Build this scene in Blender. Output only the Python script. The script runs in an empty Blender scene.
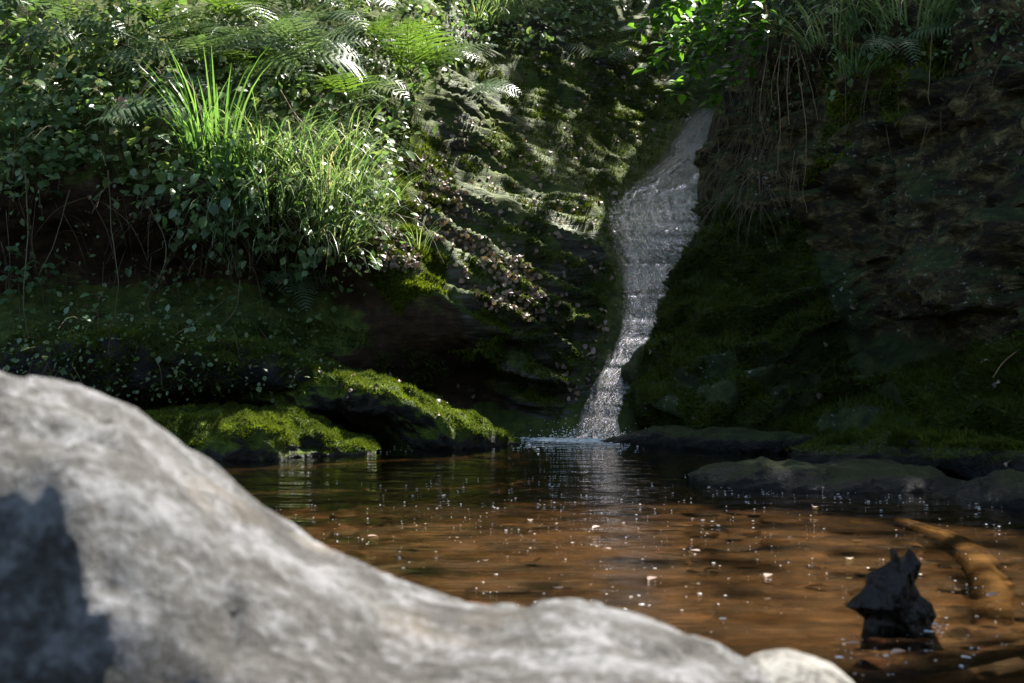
import bpy, math, random
import numpy as np
from mathutils import Vector, Matrix
from mathutils.bvhtree import BVHTree
random.seed(7); RNG = np.random.default_rng(7)
S = bpy.context.scene; C = S.collection
R = math.radians
CAMH = 0.65; F = 1280.0

# ------------------------------------------------------------------ numpy noise
def _hash(ix, iy, iz, seed):
    h = (ix.astype(np.int64)*374761393 + iy.astype(np.int64)*668265263 + iz.astype(np.int64)*2147483647 + seed*1274126177) & 0xffffffff
    h = ((h ^ (h >> 13))*1274126177) & 0xffffffff
    h = ((h ^ (h >> 16))*2246822519) & 0xffffffff
    return ((h ^ (h >> 15)) & 0xffffff)/float(0xffffff)
def vnoise(p, seed=0):
    p = np.asarray(p, float); i = np.floor(p); f = p-i; u = f*f*f*(f*(f*6-15)+10)
    x, y, z = i[:,0], i[:,1], i[:,2]; r = 0
    for dx in (0,1):
        wx = u[:,0] if dx else 1-u[:,0]
        for dy in (0,1):
            wy = u[:,1] if dy else 1-u[:,1]
            for dz in (0,1):
                wz = u[:,2] if dz else 1-u[:,2]
                r = r + wx*wy*wz*_hash(x+dx, y+dy, z+dz, seed)
    return r*2-1
def fbm(p, octv=5, seed=0, gain=.5, ridged=False):
    a = 1.; s = 0.; n = 0.; p = np.asarray(p, float)
    for o in range(octv):
        v = vnoise(p, seed+o*17)
        if ridged: v = 1-2*np.abs(v)
        s = s+a*v; n += a; a *= gain; p = p*2.03+11.3
    return s/n
def smooth(a, b, x):
    t = np.clip((x-a)/(b-a), 0, 1); return t*t*(3-2*t)
def rotxy(X, Z, deg):
    c, s = math.cos(R(deg)), math.sin(R(deg)); return X*c-Z*s, X*s+Z*c

# ------------------------------------------------------------------ mesh builder
class MB:
    def __init__(s): s.v=[]; s.f4=[]; s.f3=[]; s.r=[]; s.n=0
    def add(s, v, q=None, t=None, rnd=0.5):
        v = np.asarray(v, float).reshape(-1,3)
        if q is not None and len(q): s.f4.append(np.asarray(q, int).reshape(-1,4)+s.n)
        if t is not None and len(t): s.f3.append(np.asarray(t, int).reshape(-1,3)+s.n)
        s.r.append(np.broadcast_to(np.asarray(rnd, float), (len(v),)).copy())
        s.v.append(v); s.n += len(v); return s
    def inst(s, tv, tq, O, X, Y, Z, rnd, tt=None):
        """place template (tv, tq) at frames O with axes X,Y,Z (each (n,3), scale included)"""
        tv = np.asarray(tv, float); O = np.asarray(O)
        V = O[:,None,:]+tv[None,:,0:1]*X[:,None,:]+tv[None,:,1:2]*Y[:,None,:]+tv[None,:,2:3]*Z[:,None,:]
        n, k = len(O), len(tv); off = (np.arange(n)*k)[:,None,None]
        q = (np.asarray(tq, int)[None]+off).reshape(-1,4) if tq is not None else None
        t = (np.asarray(tt, int)[None]+off).reshape(-1,3) if tt is not None else None
        return s.add(V.reshape(-1,3), q, t, np.repeat(rnd, k))
    def mesh(s, name, mat, sm=True):
        me = bpy.data.meshes.new(name)
        V = np.concatenate(s.v); me.vertices.add(len(V)); me.vertices.foreach_set('co', V.astype(np.float32).ravel())
        f4 = np.concatenate(s.f4) if s.f4 else np.zeros((0,4), int); f3 = np.concatenate(s.f3) if s.f3 else np.zeros((0,3), int)
        li = np.concatenate([f4.ravel(), f3.ravel()]); me.loops.add(len(li)); me.loops.foreach_set('vertex_index', li.astype(np.int32))
        st = np.concatenate([np.arange(len(f4))*4, len(f4)*4+np.arange(len(f3))*3])
        me.polygons.add(len(st)); me.polygons.foreach_set('loop_start', st.astype(np.int32))
        me.polygons.foreach_set('use_smooth', np.full(len(st), sm)); me.update(calc_edges=True); me.validate()
        a = me.attributes.new('rnd', 'FLOAT', 'POINT'); a.data.foreach_set('value', np.concatenate(s.r).astype(np.float32))
        me.materials.append(mat); return me
    def obj(s, name, mat, parent=None, sm=True):
        return link(name, s.mesh(name, mat, sm), parent)
def link(name, data, parent=None):
    o = bpy.data.objects.new(name, data); C.objects.link(o)
    if parent: o.parent = parent
    return o
def empty(name, loc=(0,0,0), rz=0):
    o = link(name, None); o.location = loc; o.rotation_euler = (0,0,rz); o.empty_display_size = .1; return o
def tag(o, label=None, cat=None, group=None, kind=None):
    if label: o['label'] = label
    if cat: o['category'] = cat
    if group: o['group'] = group
    if kind: o['kind'] = kind
    return o
def grid_q(nr, nc, wrap=False):
    i, j = np.meshgrid(np.arange(nr-1), np.arange(nc if wrap else nc-1), indexing='ij'); i, j = i.ravel(), j.ravel(); k = (j+1) % nc
    return np.stack([i*nc+j, i*nc+k, (i+1)*nc+k, (i+1)*nc+j], 1)
def tube(mb, pts, rad, sides=5, rnd=.5):
    pts = np.asarray(pts, float); n = len(pts); rad = np.broadcast_to(np.asarray(rad, float), (n,))
    T = np.gradient(pts, axis=0); T /= np.linalg.norm(T, axis=1)[:,None]+1e-9
    up = np.array([0.31,.12,.94]) if abs(T[:,2]).mean() < .8 else np.array([1.,.2,0])
    A = np.cross(T, up); A /= np.linalg.norm(A, axis=1)[:,None]+1e-9; B = np.cross(T, A)
    th = np.linspace(0, 2*np.pi, sides, endpoint=False)
    V = pts[:,None,:]+rad[:,None,None]*(np.cos(th)[None,:,None]*A[:,None,:]+np.sin(th)[None,:,None]*B[:,None,:])
    mb.add(V.reshape(-1,3), grid_q(n, sides, True), None, rnd); return mb
def curve_pts(ctrl, n):
    c = np.asarray(ctrl, float); c = np.vstack([2*c[0]-c[1], c, 2*c[-1]-c[-2]]); m = len(c)-3
    t = np.linspace(0, m-1e-6, n); i = t.astype(int); f = (t-i)[:,None]
    a, b, d, e = c[i], c[i+1], c[i+2], c[i+3]
    return .5*((2*b)+(-a+d)*f+(2*a-5*b+4*d-e)*f**2+(-a+3*b-3*d+e)*f**3)
def P(px, py, Y): return np.array([(px-512)/F*Y, Y, CAMH-(py-341.5)/F*Y])

# ------------------------------------------------------------------ materials
class NT:
    def __init__(s, name):
        s.m = bpy.data.materials.new(name); s.m.use_nodes = True; s.t = s.m.node_tree; s.t.nodes.clear()
        s.out = s.n('ShaderNodeOutputMaterial')
    def n(s, typ, ins=None, **kw):
        nd = s.t.nodes.new(typ)
        for k, v in kw.items(): setattr(nd, k, v)
        for k, v in (ins or {}).items():
            if isinstance(v, bpy.types.NodeSocket): s.t.links.new(v, nd.inputs[k])
            else: nd.inputs[k].default_value = v
        return nd
    def ramp(s, fac, stops):
        nd = s.n('ShaderNodeValToRGB', {'Fac': fac}); e = nd.color_ramp.elements
        while len(e) < len(stops): e.new(.5)
        for k, (p, c) in enumerate(stops): e[k].position = p; e[k].color = (*c, 1) if len(c) == 3 else c
        return nd.outputs['Color']
    def framp(s, fac, a, b):
        return s.n('ShaderNodeMapRange', {'Value': fac, 'From Min': a, 'From Max': b}, interpolation_type='SMOOTHSTEP').outputs[0]
    def mix(s, f, a, b, mode='MIX'):
        nd = s.n('ShaderNodeMix', data_type='RGBA', blend_type=mode)
        for idx, v in ((0, f), (6, a), (7, b)):
            if isinstance(v, bpy.types.NodeSocket): s.t.links.new(v, nd.inputs[idx])
            else: nd.inputs[idx].default_value = (*v, 1) if isinstance(v, tuple) and len(v) == 3 else v
        return nd.outputs[2]
    def math(s, op, a, b=0.):
        return s.n('ShaderNodeMath', {0: a, 1: b}, operation=op).outputs[0]
    def pos(s): return s.n('ShaderNodeNewGeometry').outputs['Position']
    def noise(s, scale, detail=5, rough=.55, vec=None, stretch=None, rot=(0,0,0), dist=0):
        v = vec if vec is not None else s.pos()
        if stretch: v = s.n('ShaderNodeMapping', {'Vector': v, 'Scale': stretch, 'Rotation': rot}).outputs[0]
        return s.n('ShaderNodeTexNoise', {'Vector': v, 'Scale': scale, 'Detail': detail, 'Roughness': rough, 'Distortion': dist}).outputs['Fac']
    def bump(s, h, st, dist=.02, nrm=None):
        d = {'Height': h, 'Strength': st, 'Distance': dist}
        if nrm is not None: d['Normal'] = nrm
        return s.n('ShaderNodeBump', d).outputs[0]
    def done(s, sh): s.t.links.new(sh, s.out.inputs['Surface']); return s.m
    def pbsdf(s, col, rough=.6, nrm=None, spec=.5):
        d = {'Base Color': col if not (isinstance(col, tuple) and len(col) == 3) else (*col, 1), 'Roughness': rough, 'Specular IOR Level': spec}
        if nrm is not None: d['Normal'] = nrm
        return s.n('ShaderNodeBsdfPrincipled', d).outputs[0]

def leaf_mat(name, cols, rough=.42, tr=.4, trcol=1.5, spec=.5):
    t = NT(name); rn = t.n('ShaderNodeAttribute', attribute_name='rnd').outputs['Fac']
    oi = t.n('ShaderNodeObjectInfo').outputs['Random']
    f = t.math('ADD', t.math('MULTIPLY', rn, .8), t.math('MULTIPLY', oi, .2))
    col = t.ramp(f, [(k/(len(cols)-1), c) for k, c in enumerate(cols)])
    no = t.noise(45, 3)
    col = t.mix(.35, col, t.ramp(no, [(.3, (.25,.25,.25)), (.7, (1.,1.,1.))]), 'MULTIPLY')
    a = t.pbsdf(col, rough, t.bump(no, .3, .004), spec)
    tc = t.mix(1., col, (trcol*1.05, trcol*1.12, trcol*.55), 'MULTIPLY')
    b = t.n('ShaderNodeBsdfTranslucent', {'Color': tc}).outputs[0]
    return t.done(t.n('ShaderNodeMixShader', {0: tr, 1: a, 2: b}).outputs[0])
M = {}
M['fern'] = leaf_mat('fern_leaf', [(.06,.12,.03),(.10,.17,.035),(.16,.24,.05)], .36, .42, 1.4)
M['fern_dark'] = leaf_mat('fern_leaf_bluish', [(.07,.115,.06),(.11,.17,.09),(.18,.25,.15)], .3, .35, 1.2)
M['grass'] = leaf_mat('grass_blade', [(.06,.12,.05),(.10,.18,.07),(.16,.24,.11),(.25,.30,.19),(.34,.30,.2)], .33, .42, 1.4)
M['iris'] = leaf_mat('broad_grass_blade', [(.05,.12,.03),(.085,.18,.045),(.13,.24,.07),(.17,.27,.09)], .33, .45, 1.35)
M['ivy'] = leaf_mat('bramble_leaf', [(.04,.08,.035),(.065,.125,.05),(.10,.17,.065),(.26,.23,.05)], .33, .33, 1.4)
M['under'] = leaf_mat('undergrowth_leaf', [(.04,.08,.03),(.075,.14,.05),(.12,.19,.07),(.19,.24,.11),(.28,.21,.09)], .33, .38, 1.4)
M['branch_leaf'] = leaf_mat('beech_leaf', [(.05,.12,.02),(.09,.19,.03),(.15,.26,.04)], .4, .5, 1.6)
M['litter'] = leaf_mat('dead_leaf', [(.05,.03,.02),(.12,.075,.05),(.24,.16,.12),(.34,.25,.2),(.22,.08,.045)], .55, .15, 1.)
M['moss_blade'] = leaf_mat('moss_shoot', [(.02,.03,.006),(.075,.10,.012),(.22,.27,.022)], .75, .35, 1.3, .15)
M['canopy'] = leaf_mat('canopy_leaf', [(.03,.08,.012),(.05,.12,.02),(.07,.15,.02)], .45, .25, 1.2)

def stem_mat(name, a, b, rough=.7):
    t = NT(name); n = t.noise(18, 4)
    return t.done(t.pbsdf(t.ramp(n, [(.3,a),(.7,b)]), rough, t.bump(n, .4, .004)))
M['stem'] = stem_mat('green_brown_stem', (.05,.06,.02), (.12,.09,.04))
M['root'] = stem_mat('dry_root', (.10,.06,.03), (.26,.17,.085))
M['stalk'] = stem_mat('dead_stalk', (.05,.03,.018), (.16,.11,.06))
M['bark'] = stem_mat('tree_bark', (.05,.04,.03), (.13,.10,.07))

def hillside_mat():
    t = NT('mossy_rock_ground'); pos = t.pos(); g = t.n('ShaderNodeNewGeometry')
    nz = t.n('ShaderNodeSeparateXYZ', {0: g.outputs['Normal']}).outputs['Z']
    a = t.n('ShaderNodeAttribute', attribute_name='rnd').outputs['Fac']        # 0 soil bank .. 1 bare slab
    n1 = t.noise(1.7, 5); n2 = t.noise(9, 6, .65); n3 = t.noise(55, 4, .7)
    st = t.noise(6, 6, .65, stretch=(.6,.6,4.5), rot=(0,R(-24),0))
    rock = t.ramp(st, [(.36,(.014,.012,.009)),(.5,(.042,.037,.027)),(.58,(.07,.066,.05)),(.7,(.12,.115,.095))])  # bedding tones, contrast raised to paint ledge edges lit from above
    soil = t.ramp(n2, [(.3,(.018,.011,.007)),(.55,(.045,.027,.016)),(.75,(.09,.055,.032))])
    moss = t.ramp(n2, [(.28,(.014,.022,.005)),(.5,(.046,.066,.012)),(.7,(.10,.115,.022))])
    base = t.mix(t.framp(a, .3, .6), soil, rock)
    mf = t.math('ADD', t.math('ADD', t.math('MULTIPLY', nz, .6), t.math('MULTIPLY', n1, .9)), t.math('MULTIPLY', n2, .4))
    mf = t.math('SUBTRACT', mf, t.math('MULTIPLY', t.framp(st, .5, .62), .18))
    col = t.mix(t.math('MULTIPLY', t.framp(mf, .54, .76), .92), base, moss)
    h = t.math('ADD', t.math('MULTIPLY', n2, .6), t.math('ADD', t.math('MULTIPLY', n3, .25), t.math('MULTIPLY', st, .5)))
    rg = t.mix(t.framp(a, .3, .6), (.95,)*3, t.ramp(n1, [(.35,(.5,.5,.5)),(.6,(.9,.9,.9))]))
    return t.done(t.pbsdf(col, rg, t.bump(h, .9, .06), .2))
M['hill'] = hillside_mat()
def cliff_mat():
    t = NT('brown_mossy_cliff'); g = t.n('ShaderNodeNewGeometry'); nz = t.n('ShaderNodeSeparateXYZ', {0: g.outputs['Normal']}).outputs['Z']
    a = t.n('ShaderNodeAttribute', attribute_name='rnd').outputs['Fac']         # 1 = mossy buttress
    n1 = t.noise(1.3, 5); n2 = t.noise(8, 6, .65); n3 = t.noise(50, 4, .7)
    st = t.noise(7, 7, .75, stretch=(.8,.8,1.7), rot=(0,R(14),0), dist=.5)
    rock = t.ramp(st, [(.38,(.008,.006,.003)),(.49,(.036,.024,.009)),(.56,(.10,.07,.024)),(.66,(.24,.2,.085))])  # ochre bedding flakes; extra contrast paints the light on upper ledge edges
    moss = t.ramp(n2, [(.3,(.008,.014,.004)),(.5,(.026,.04,.009)),(.72,(.07,.08,.018))])
    mf = t.math('ADD', t.math('ADD', t.math('MULTIPLY', nz, .35), t.math('ADD', t.math('MULTIPLY', n1, .55), t.math('MULTIPLY', n2, .5))), t.math('MULTIPLY', a, .45))
    col = t.mix(t.framp(mf, .55, .78), rock, moss)
    fl = t.math('MULTIPLY', t.framp(t.noise(24, 4, .7), .6, .66), t.framp(n1, .45, .58))
    col = t.mix(fl, col, (.26,.25,.2))
    h = t.math('ADD', t.math('MULTIPLY', n2, .6), t.math('ADD', t.math('MULTIPLY', n3, .25), t.math('MULTIPLY', st, .8)))
    return t.done(t.pbsdf(col, .7, t.bump(h, 1., .08), .3))
M['cliff'] = cliff_mat()
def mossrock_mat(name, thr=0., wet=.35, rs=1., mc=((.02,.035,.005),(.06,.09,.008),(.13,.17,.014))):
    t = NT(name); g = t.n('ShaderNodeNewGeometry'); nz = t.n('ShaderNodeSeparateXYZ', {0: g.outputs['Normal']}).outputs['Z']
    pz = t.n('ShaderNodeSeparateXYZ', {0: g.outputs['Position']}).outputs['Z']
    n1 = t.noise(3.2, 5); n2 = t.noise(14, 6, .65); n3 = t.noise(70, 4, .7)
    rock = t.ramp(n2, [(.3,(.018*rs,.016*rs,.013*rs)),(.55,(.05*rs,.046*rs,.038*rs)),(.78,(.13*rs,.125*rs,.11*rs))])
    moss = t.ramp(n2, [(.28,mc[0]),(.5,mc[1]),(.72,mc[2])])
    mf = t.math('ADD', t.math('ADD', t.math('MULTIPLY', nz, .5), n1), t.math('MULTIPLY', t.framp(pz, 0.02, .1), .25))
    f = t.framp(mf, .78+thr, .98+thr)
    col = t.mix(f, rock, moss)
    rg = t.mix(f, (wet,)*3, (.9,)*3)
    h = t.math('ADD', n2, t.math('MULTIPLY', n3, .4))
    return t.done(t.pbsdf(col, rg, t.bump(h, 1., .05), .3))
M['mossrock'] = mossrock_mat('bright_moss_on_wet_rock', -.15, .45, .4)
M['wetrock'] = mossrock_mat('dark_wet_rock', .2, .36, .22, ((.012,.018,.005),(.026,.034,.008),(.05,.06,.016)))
def boulder_mat(name='grey_boulder', lo=(.018,.016,.013), mid=(.078,.076,.073), hi=(.19,.19,.194)):
    t = NT(name); n1 = t.noise(9, 6, .62, stretch=(1,2.2,1.5), rot=(0,0,R(-30))); n2 = t.noise(52, 6, .78, stretch=(.9,1.3,1), rot=(0,0,R(-30))); n3 = t.noise(120, 4, .75)
    mixn = t.math('ADD', t.math('ADD', t.math('MULTIPLY', n1, .42), t.math('MULTIPLY', n2, .4)), t.math('MULTIPLY', n3, .18))
    col = t.ramp(mixn, [(.42,lo),(.465,(.04,.036,.03)),(.505,mid),(.57,hi)])
    col = t.mix(t.math('MULTIPLY', t.framp(t.noise(2.6, 4), .56, .7), .5), col, (.17,.13,.08))
    h = t.math('ADD', mixn, t.math('MULTIPLY', n3, .2))
    return t.done(t.pbsdf(col, .6, t.bump(h, .9, .03), .35))
M['boulder'] = boulder_mat()
M['pale'] = boulder_mat('pale_stone', (.12,.11,.09), (.2,.19,.165), (.28,.27,.24))
def bed_mat():
    t = NT('brown_stream_bed'); n1 = t.noise(3.5, 6, .65, stretch=(.8,1.3,1), dist=.8); n2 = t.noise(20, 5, .65, stretch=(.8,1.2,1))
    m_ = t.math('ADD', t.math('MULTIPLY', n1, .6), t.math('MULTIPLY', n2, .4))
    col = t.ramp(m_, [(.38,(.005,.003,.002)),(.47,(.02,.011,.005)),(.54,(.066,.038,.016)),(.64,(.14,.09,.042))])
    return t.done(t.pbsdf(col, .7, t.bump(m_, .8, .03), .3))
M['bed'] = bed_mat()
def stone_mat():
    t = NT('bed_stone'); rn = t.n('ShaderNodeAttribute', attribute_name='rnd').outputs['Fac']; n2 = t.noise(25, 5)
    col = t.ramp(rn, [(0,(.006,.004,.003)),(.3,(.025,.015,.008)),(.55,(.08,.045,.022)),(.8,(.17,.11,.055)),(1,(.13,.05,.03))])
    col = t.mix(.5, col, t.ramp(n2, [(.3,(.4,.4,.4)),(.7,(1,1,1))]), 'MULTIPLY')
    return t.done(t.pbsdf(col, .6, t.bump(n2, .5, .02), .3))
M['stone'] = stone_mat()
def water_mat():
    t = NT('pool_water'); pos = t.pos()
    y = t.n('ShaderNodeSeparateXYZ', {0: pos}).outputs['Y']
    a = t.noise(2.6, 3, .5, stretch=(.8,1.9,1)); b = t.noise(13, 3, .55, stretch=(.7,1.5,1)); c = t.noise(50, 2, .5)
    h = t.math('ADD', t.math('MULTIPLY', a, 1.), t.math('ADD', t.math('MULTIPLY', b, .22), t.math('MULTIPLY', c, .02)))
    dv = t.n('ShaderNodeVectorMath', {0: pos, 1: (.55,8.6,0)}, operation='DISTANCE').outputs['Value']
    wv = t.math('MULTIPLY', t.math('SINE', t.math('ADD', t.math('MULTIPLY', dv, 55.), t.math('MULTIPLY', b, 5.))), t.math('POWER', 2.718, t.math('MULTIPLY', dv, -1.5)))
    h = t.math('ADD', h, t.math('MULTIPLY', wv, .22))
    nr = t.bump(h, .38, .05)
    fr = t.n('ShaderNodeFresnel', {'IOR': 1.33, 'Normal': nr}).outputs[0]
    gl = t.n('ShaderNodeBsdfGlossy', {'Color': (1,1,1,1), 'Roughness': .015, 'Normal': nr}).outputs[0]
    tr = t.n('ShaderNodeBsdfTransparent', {'Color': (.86,.70,.50,1)}).outputs[0]
    rf = t.n('ShaderNodeBsdfRefraction', {'Color': (.86,.70,.50,1), 'Roughness': 0., 'IOR': 1.12, 'Normal': nr}).outputs[0]
    tr = t.n('ShaderNodeMixShader', {0: .55, 1: tr, 2: rf}).outputs[0]
    return t.done(t.n('ShaderNodeMixShader', {0: fr, 1: tr, 2: gl}).outputs[0])
M['water'] = water_mat()
def fall_mat():
    t = NT('falling_water'); uv = t.n('ShaderNodeUVMap', uv_map='flow').outputs[0]
    jit = t.n('ShaderNodeCombineXYZ', {'Y': t.math('MULTIPLY', t.noise(22, 3, .6, vec=uv, stretch=(1.,.12,1)), 1.6)}).outputs[0]
    uv = t.n('ShaderNodeVectorMath', {0: uv, 1: jit}, operation='ADD').outputs[0]
    ed = t.n('ShaderNodeAttribute', attribute_name='rnd').outputs['Fac']
    a = t.noise(5, 5, .65, vec=uv, stretch=(3.4,.45,1), dist=.25); b = t.noise(26, 4, .6, vec=uv, stretch=(2.8,.4,1), dist=.3)
    c = t.noise(90, 2, .5, vec=uv, stretch=(1.6,.6,1))
    m_ = t.math('ADD', t.math('MULTIPLY', a, .55), t.math('MULTIPLY', b, .45))
    nr = t.bump(t.math('ADD', m_, t.math('MULTIPLY', c, .34)), 1., .05)
    white = t.pbsdf((.085,.112,.14), .22, nr, .6)  # bluish tint paints reflected sky into the foam colour
    fr = t.n('ShaderNodeFresnel', {'IOR': 1.33, 'Normal': nr}).outputs[0]
    gl = t.n('ShaderNodeBsdfGlossy', {'Color': (1,1,1,1), 'Roughness': .05, 'Normal': nr}).outputs[0]
    tr = t.n('ShaderNodeBsdfTransparent', {'Color': (.8,.82,.8,1)}).outputs[0]
    clear = t.n('ShaderNodeMixShader', {0: t.math('ADD', fr, .1), 1: tr, 2: gl}).outputs[0]
    film = t.n('ShaderNodeMixShader', {0: t.framp(m_, .53, .68), 1: clear, 2: white}).outputs[0]
    cover = t.framp(t.math('ADD', ed, t.math('MULTIPLY', t.math('SUBTRACT', m_, .5), 1.6)), .25, .6)
    return t.done(t.n('ShaderNodeMixShader', {0: cover, 1: t.n('ShaderNodeBsdfTransparent').outputs[0], 2: film}).outputs[0])
M['fall'] = fall_mat()
t = NT('foam'); M['foam'] = t.done(t.pbsdf((.8,.8,.78), .35))
def wood_mat(name, a, b, rough, spec=.22):
    t = NT(name); n = t.noise(12, 6, .65, stretch=(1,1,.35)); n2 = t.noise(60, 3)
    return t.done(t.pbsdf(t.ramp(n, [(.3,a),(.7,b)]), rough, t.bump(t.math('ADD', n, t.math('MULTIPLY', n2, .3)), .9, .015), spec))
M['stump'] = wood_mat('black_wet_wood', (.004,.003,.002), (.018,.012,.008), .5)
M['log'] = wood_mat('sunken_tan_wood', (.17,.12,.062), (.33,.245,.135), .7)

# ------------------------------------------------------------------ setting: hillside
def rbf(ctrl):
    c = np.array(ctrl, float); W = np.stack([P(*r) for r in c]); A = W[:,[0,2]]; y = W[:,1]
    k = lambda a, b: np.sqrt(((a[:,None,:]-b[None])**2).sum(-1)+.03)
    n = len(A); K = np.zeros((n+3, n+3)); K[:n,:n] = -k(A, A)-np.eye(n)*.01*-1
    Q = np.c_[np.ones(n), A]; K[:n,n:] = Q; K[n:,:n] = Q.T
    w = np.linalg.solve(K, np.r_[y, 0, 0, 0])
    def f(X, Z):
        B = np.stack([X, Z], 1); out = np.empty(len(B))
        for i in range(0, len(B), 20000): out[i:i+20000] = -k(B[i:i+20000], A)@w[:n]
        return out+w[n]+B@w[n+1:]
    return f
HC = [(-900,460,7.2),(-400,455,7.4),(-150,455,7.6),(0,452,7.75),(120,450,7.9),(250,447,8.1),(380,441,8.45),(470,438,8.8),(530,437,8.75),(560,437,8.62),(600,437,8.6),(660,437,8.7),(760,434,9),
 (-900,530,6.5),(0,520,7.2),(300,500,7.6),(580,490,8.1),(800,490,8.3),
 (-900,350,7.6),(-300,350,7.8),(0,370,7.95),(100,360,7.95),(220,355,8.0),(330,350,8.2),(350,395,8.5),(250,400,8.35),(420,400,8.85),(480,410,9.0),(520,400,8.9),(430,345,8.55),(500,365,8.8),
 (0,300,8.5),(100,290,8.75),(200,280,8.85),(290,290,8.7),(340,310,8.5),(-300,280,8),
 (0,200,8.15),(100,200,8.2),(200,215,8.15),(290,235,8.1),(345,265,8.25),(395,265,8.35),(450,300,8.38),(505,335,8.42),(530,370,8.55),
 (375,220,8.45),(420,225,8.75),(470,260,8.85),(520,290,8.8),(550,330,8.75),(570,380,8.7),
 (0,120,8.3),(100,110,8.45),(200,110,8.5),(300,130,8.6),(360,160,8.75),(400,150,9.3),(420,110,9.9),
 (0,0,9.0),(100,0,9.3),(250,0,9.8),(370,0,10.5),(430,40,10.6),(470,110,10.3),(460,180,9.6),(520,220,9.5),(560,270,9.2),
 (520,140,10.4),(560,180,10.15),(600,240,9.7),(600,300,9.25),(600,350,9.0),(590,400,8.8),
 (640,320,9.4),(665,250,10.1),(640,200,10.5),(690,180,11.2),(660,150,11.5),(700,130,12.2),(600,140,11.2),(560,100,11.3),(620,90,12.3),(690,90,13.2),
 (500,60,11.4),(480,0,12),(560,40,12.6),(560,0,13.3),(640,40,14),(640,0,15.2),(700,20,15),(760,150,12.5),(760,300,10.4),(800,30,14.5),(900,200,11.5),
 (-900,0,8.5),(-400,0,8.6),(-900,-300,10.5),(-300,-300,11),(100,-300,12.5),(400,-300,14.5),(600,-250,19),(800,-250,19),(1100,-200,18),(1100,200,12),(1000,430,9)]
hillf = rbf(HC)
def spaced(lo, a, b, hi, fine, coarse):
    return np.unique(np.round(np.r_[np.arange(lo, a, coarse), np.arange(a, b, fine), np.arange(b, hi+1e-6, coarse)], 5))
def nrm_of(V, nr, nc):
    G = V.reshape(nr, nc, 3); a = np.gradient(G, axis=0); b = np.gradient(G, axis=1); n = np.cross(b, a); n /= np.linalg.norm(n, axis=2)[...,None]+1e-9
    n = n.reshape(-1,3); n[n[:,1] > 0] *= 1; return n
def inpoly(px, py, poly):
    poly = np.asarray(poly, float); r = np.zeros(len(px), bool); j = len(poly)-1
    for i in range(len(poly)):
        xi, yi = poly[i]; xj, yj = poly[j]
        c = ((yi > py) != (yj > py)) & (px < (xj-xi)*(py-yi)/(yj-yi+1e-12)+xi); r ^= c; j = i
    return r
def proj(V): return 512+F*V[:,0]/V[:,1], 341.5-F*(V[:,2]-CAMH)/V[:,1]
xs = spaced(-9, -3.7, 2.6, 9, .02, .12); zs = spaced(-.9, -.1, 4.2, 9.5, .02, .12)
XX, ZZ = np.meshgrid(xs, zs); X, Z = XX.ravel(), ZZ.ravel(); Y = hillf(X, Z)
V = np.stack([X, Y, Z], 1)
N = nrm_of(V, len(zs), len(xs)); N[N[:,1] > 0] *= -1
ppx, ppy = proj(V)
# slab weight: bedded bare rock to the right of the ridge; soil and plants to the left
ridge_px = np.interp(ppy, [0,60,150,230,300,340,400,440], [430,440,410,410,440,470,500,520])
slab = smooth(-25, 45, ppx-ridge_px)
ch_l = np.interp(ppy, [100,150,200,260,320,380,440], [680,655,610,618,605,575,555])
chute = smooth(-30, 5, ppx-ch_l)*(ppy > 90)
a_, b_ = rotxy(X, Z, 24)          # bedding planes dip to the right
warp = fbm(np.stack([X*.9, Y*.9, Z*.9], 1), 3, 5)
bed = b_*5.5+warp*1.1+Y*.35
saw = bed-np.floor(bed); fr = fbm(np.stack([a_*1.4, b_*7, Y*1.4], 1), 5, 21)
ledge = (np.where(saw < .8, saw/.8, (1-saw)/.2)-.5)
bed2 = b_*11+warp*3.4+fr*.35; saw2 = bed2-np.floor(bed2); ledge2 = np.where(saw2 < .75, saw2/.75, (1-saw2)/.25)-.5
lump = fbm(np.stack([X*1.6, Y*1.6, Z*1.6], 1), 5, 3); fine = fbm(np.stack([X*7, Y*7, Z*7], 1), 4, 9)
mk = smooth(-.25, .45, vnoise(np.stack([a_*1.1, Y*.8, b_*2.4], 1), 77)); mk2 = smooth(-.1, .5, vnoise(np.stack([a_*1.6, Y*1.2, b_*4.5], 1), 78))
d = slab*(1-.97*chute)*(.24*ledge*mk+.095*ledge2*(.25+.75*mk2)+.06*fr+.13*lump)+(1-slab)*(.16*lump+.03*fine)+.018*fine*slab*(1-.7*chute)
V = V+N*d[:,None]
hill_arr = MB().add(V, grid_q(len(zs), len(xs)), None, slab)
hill = tag(hill_arr.obj('hillside', M['hill']), kind='structure')

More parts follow.
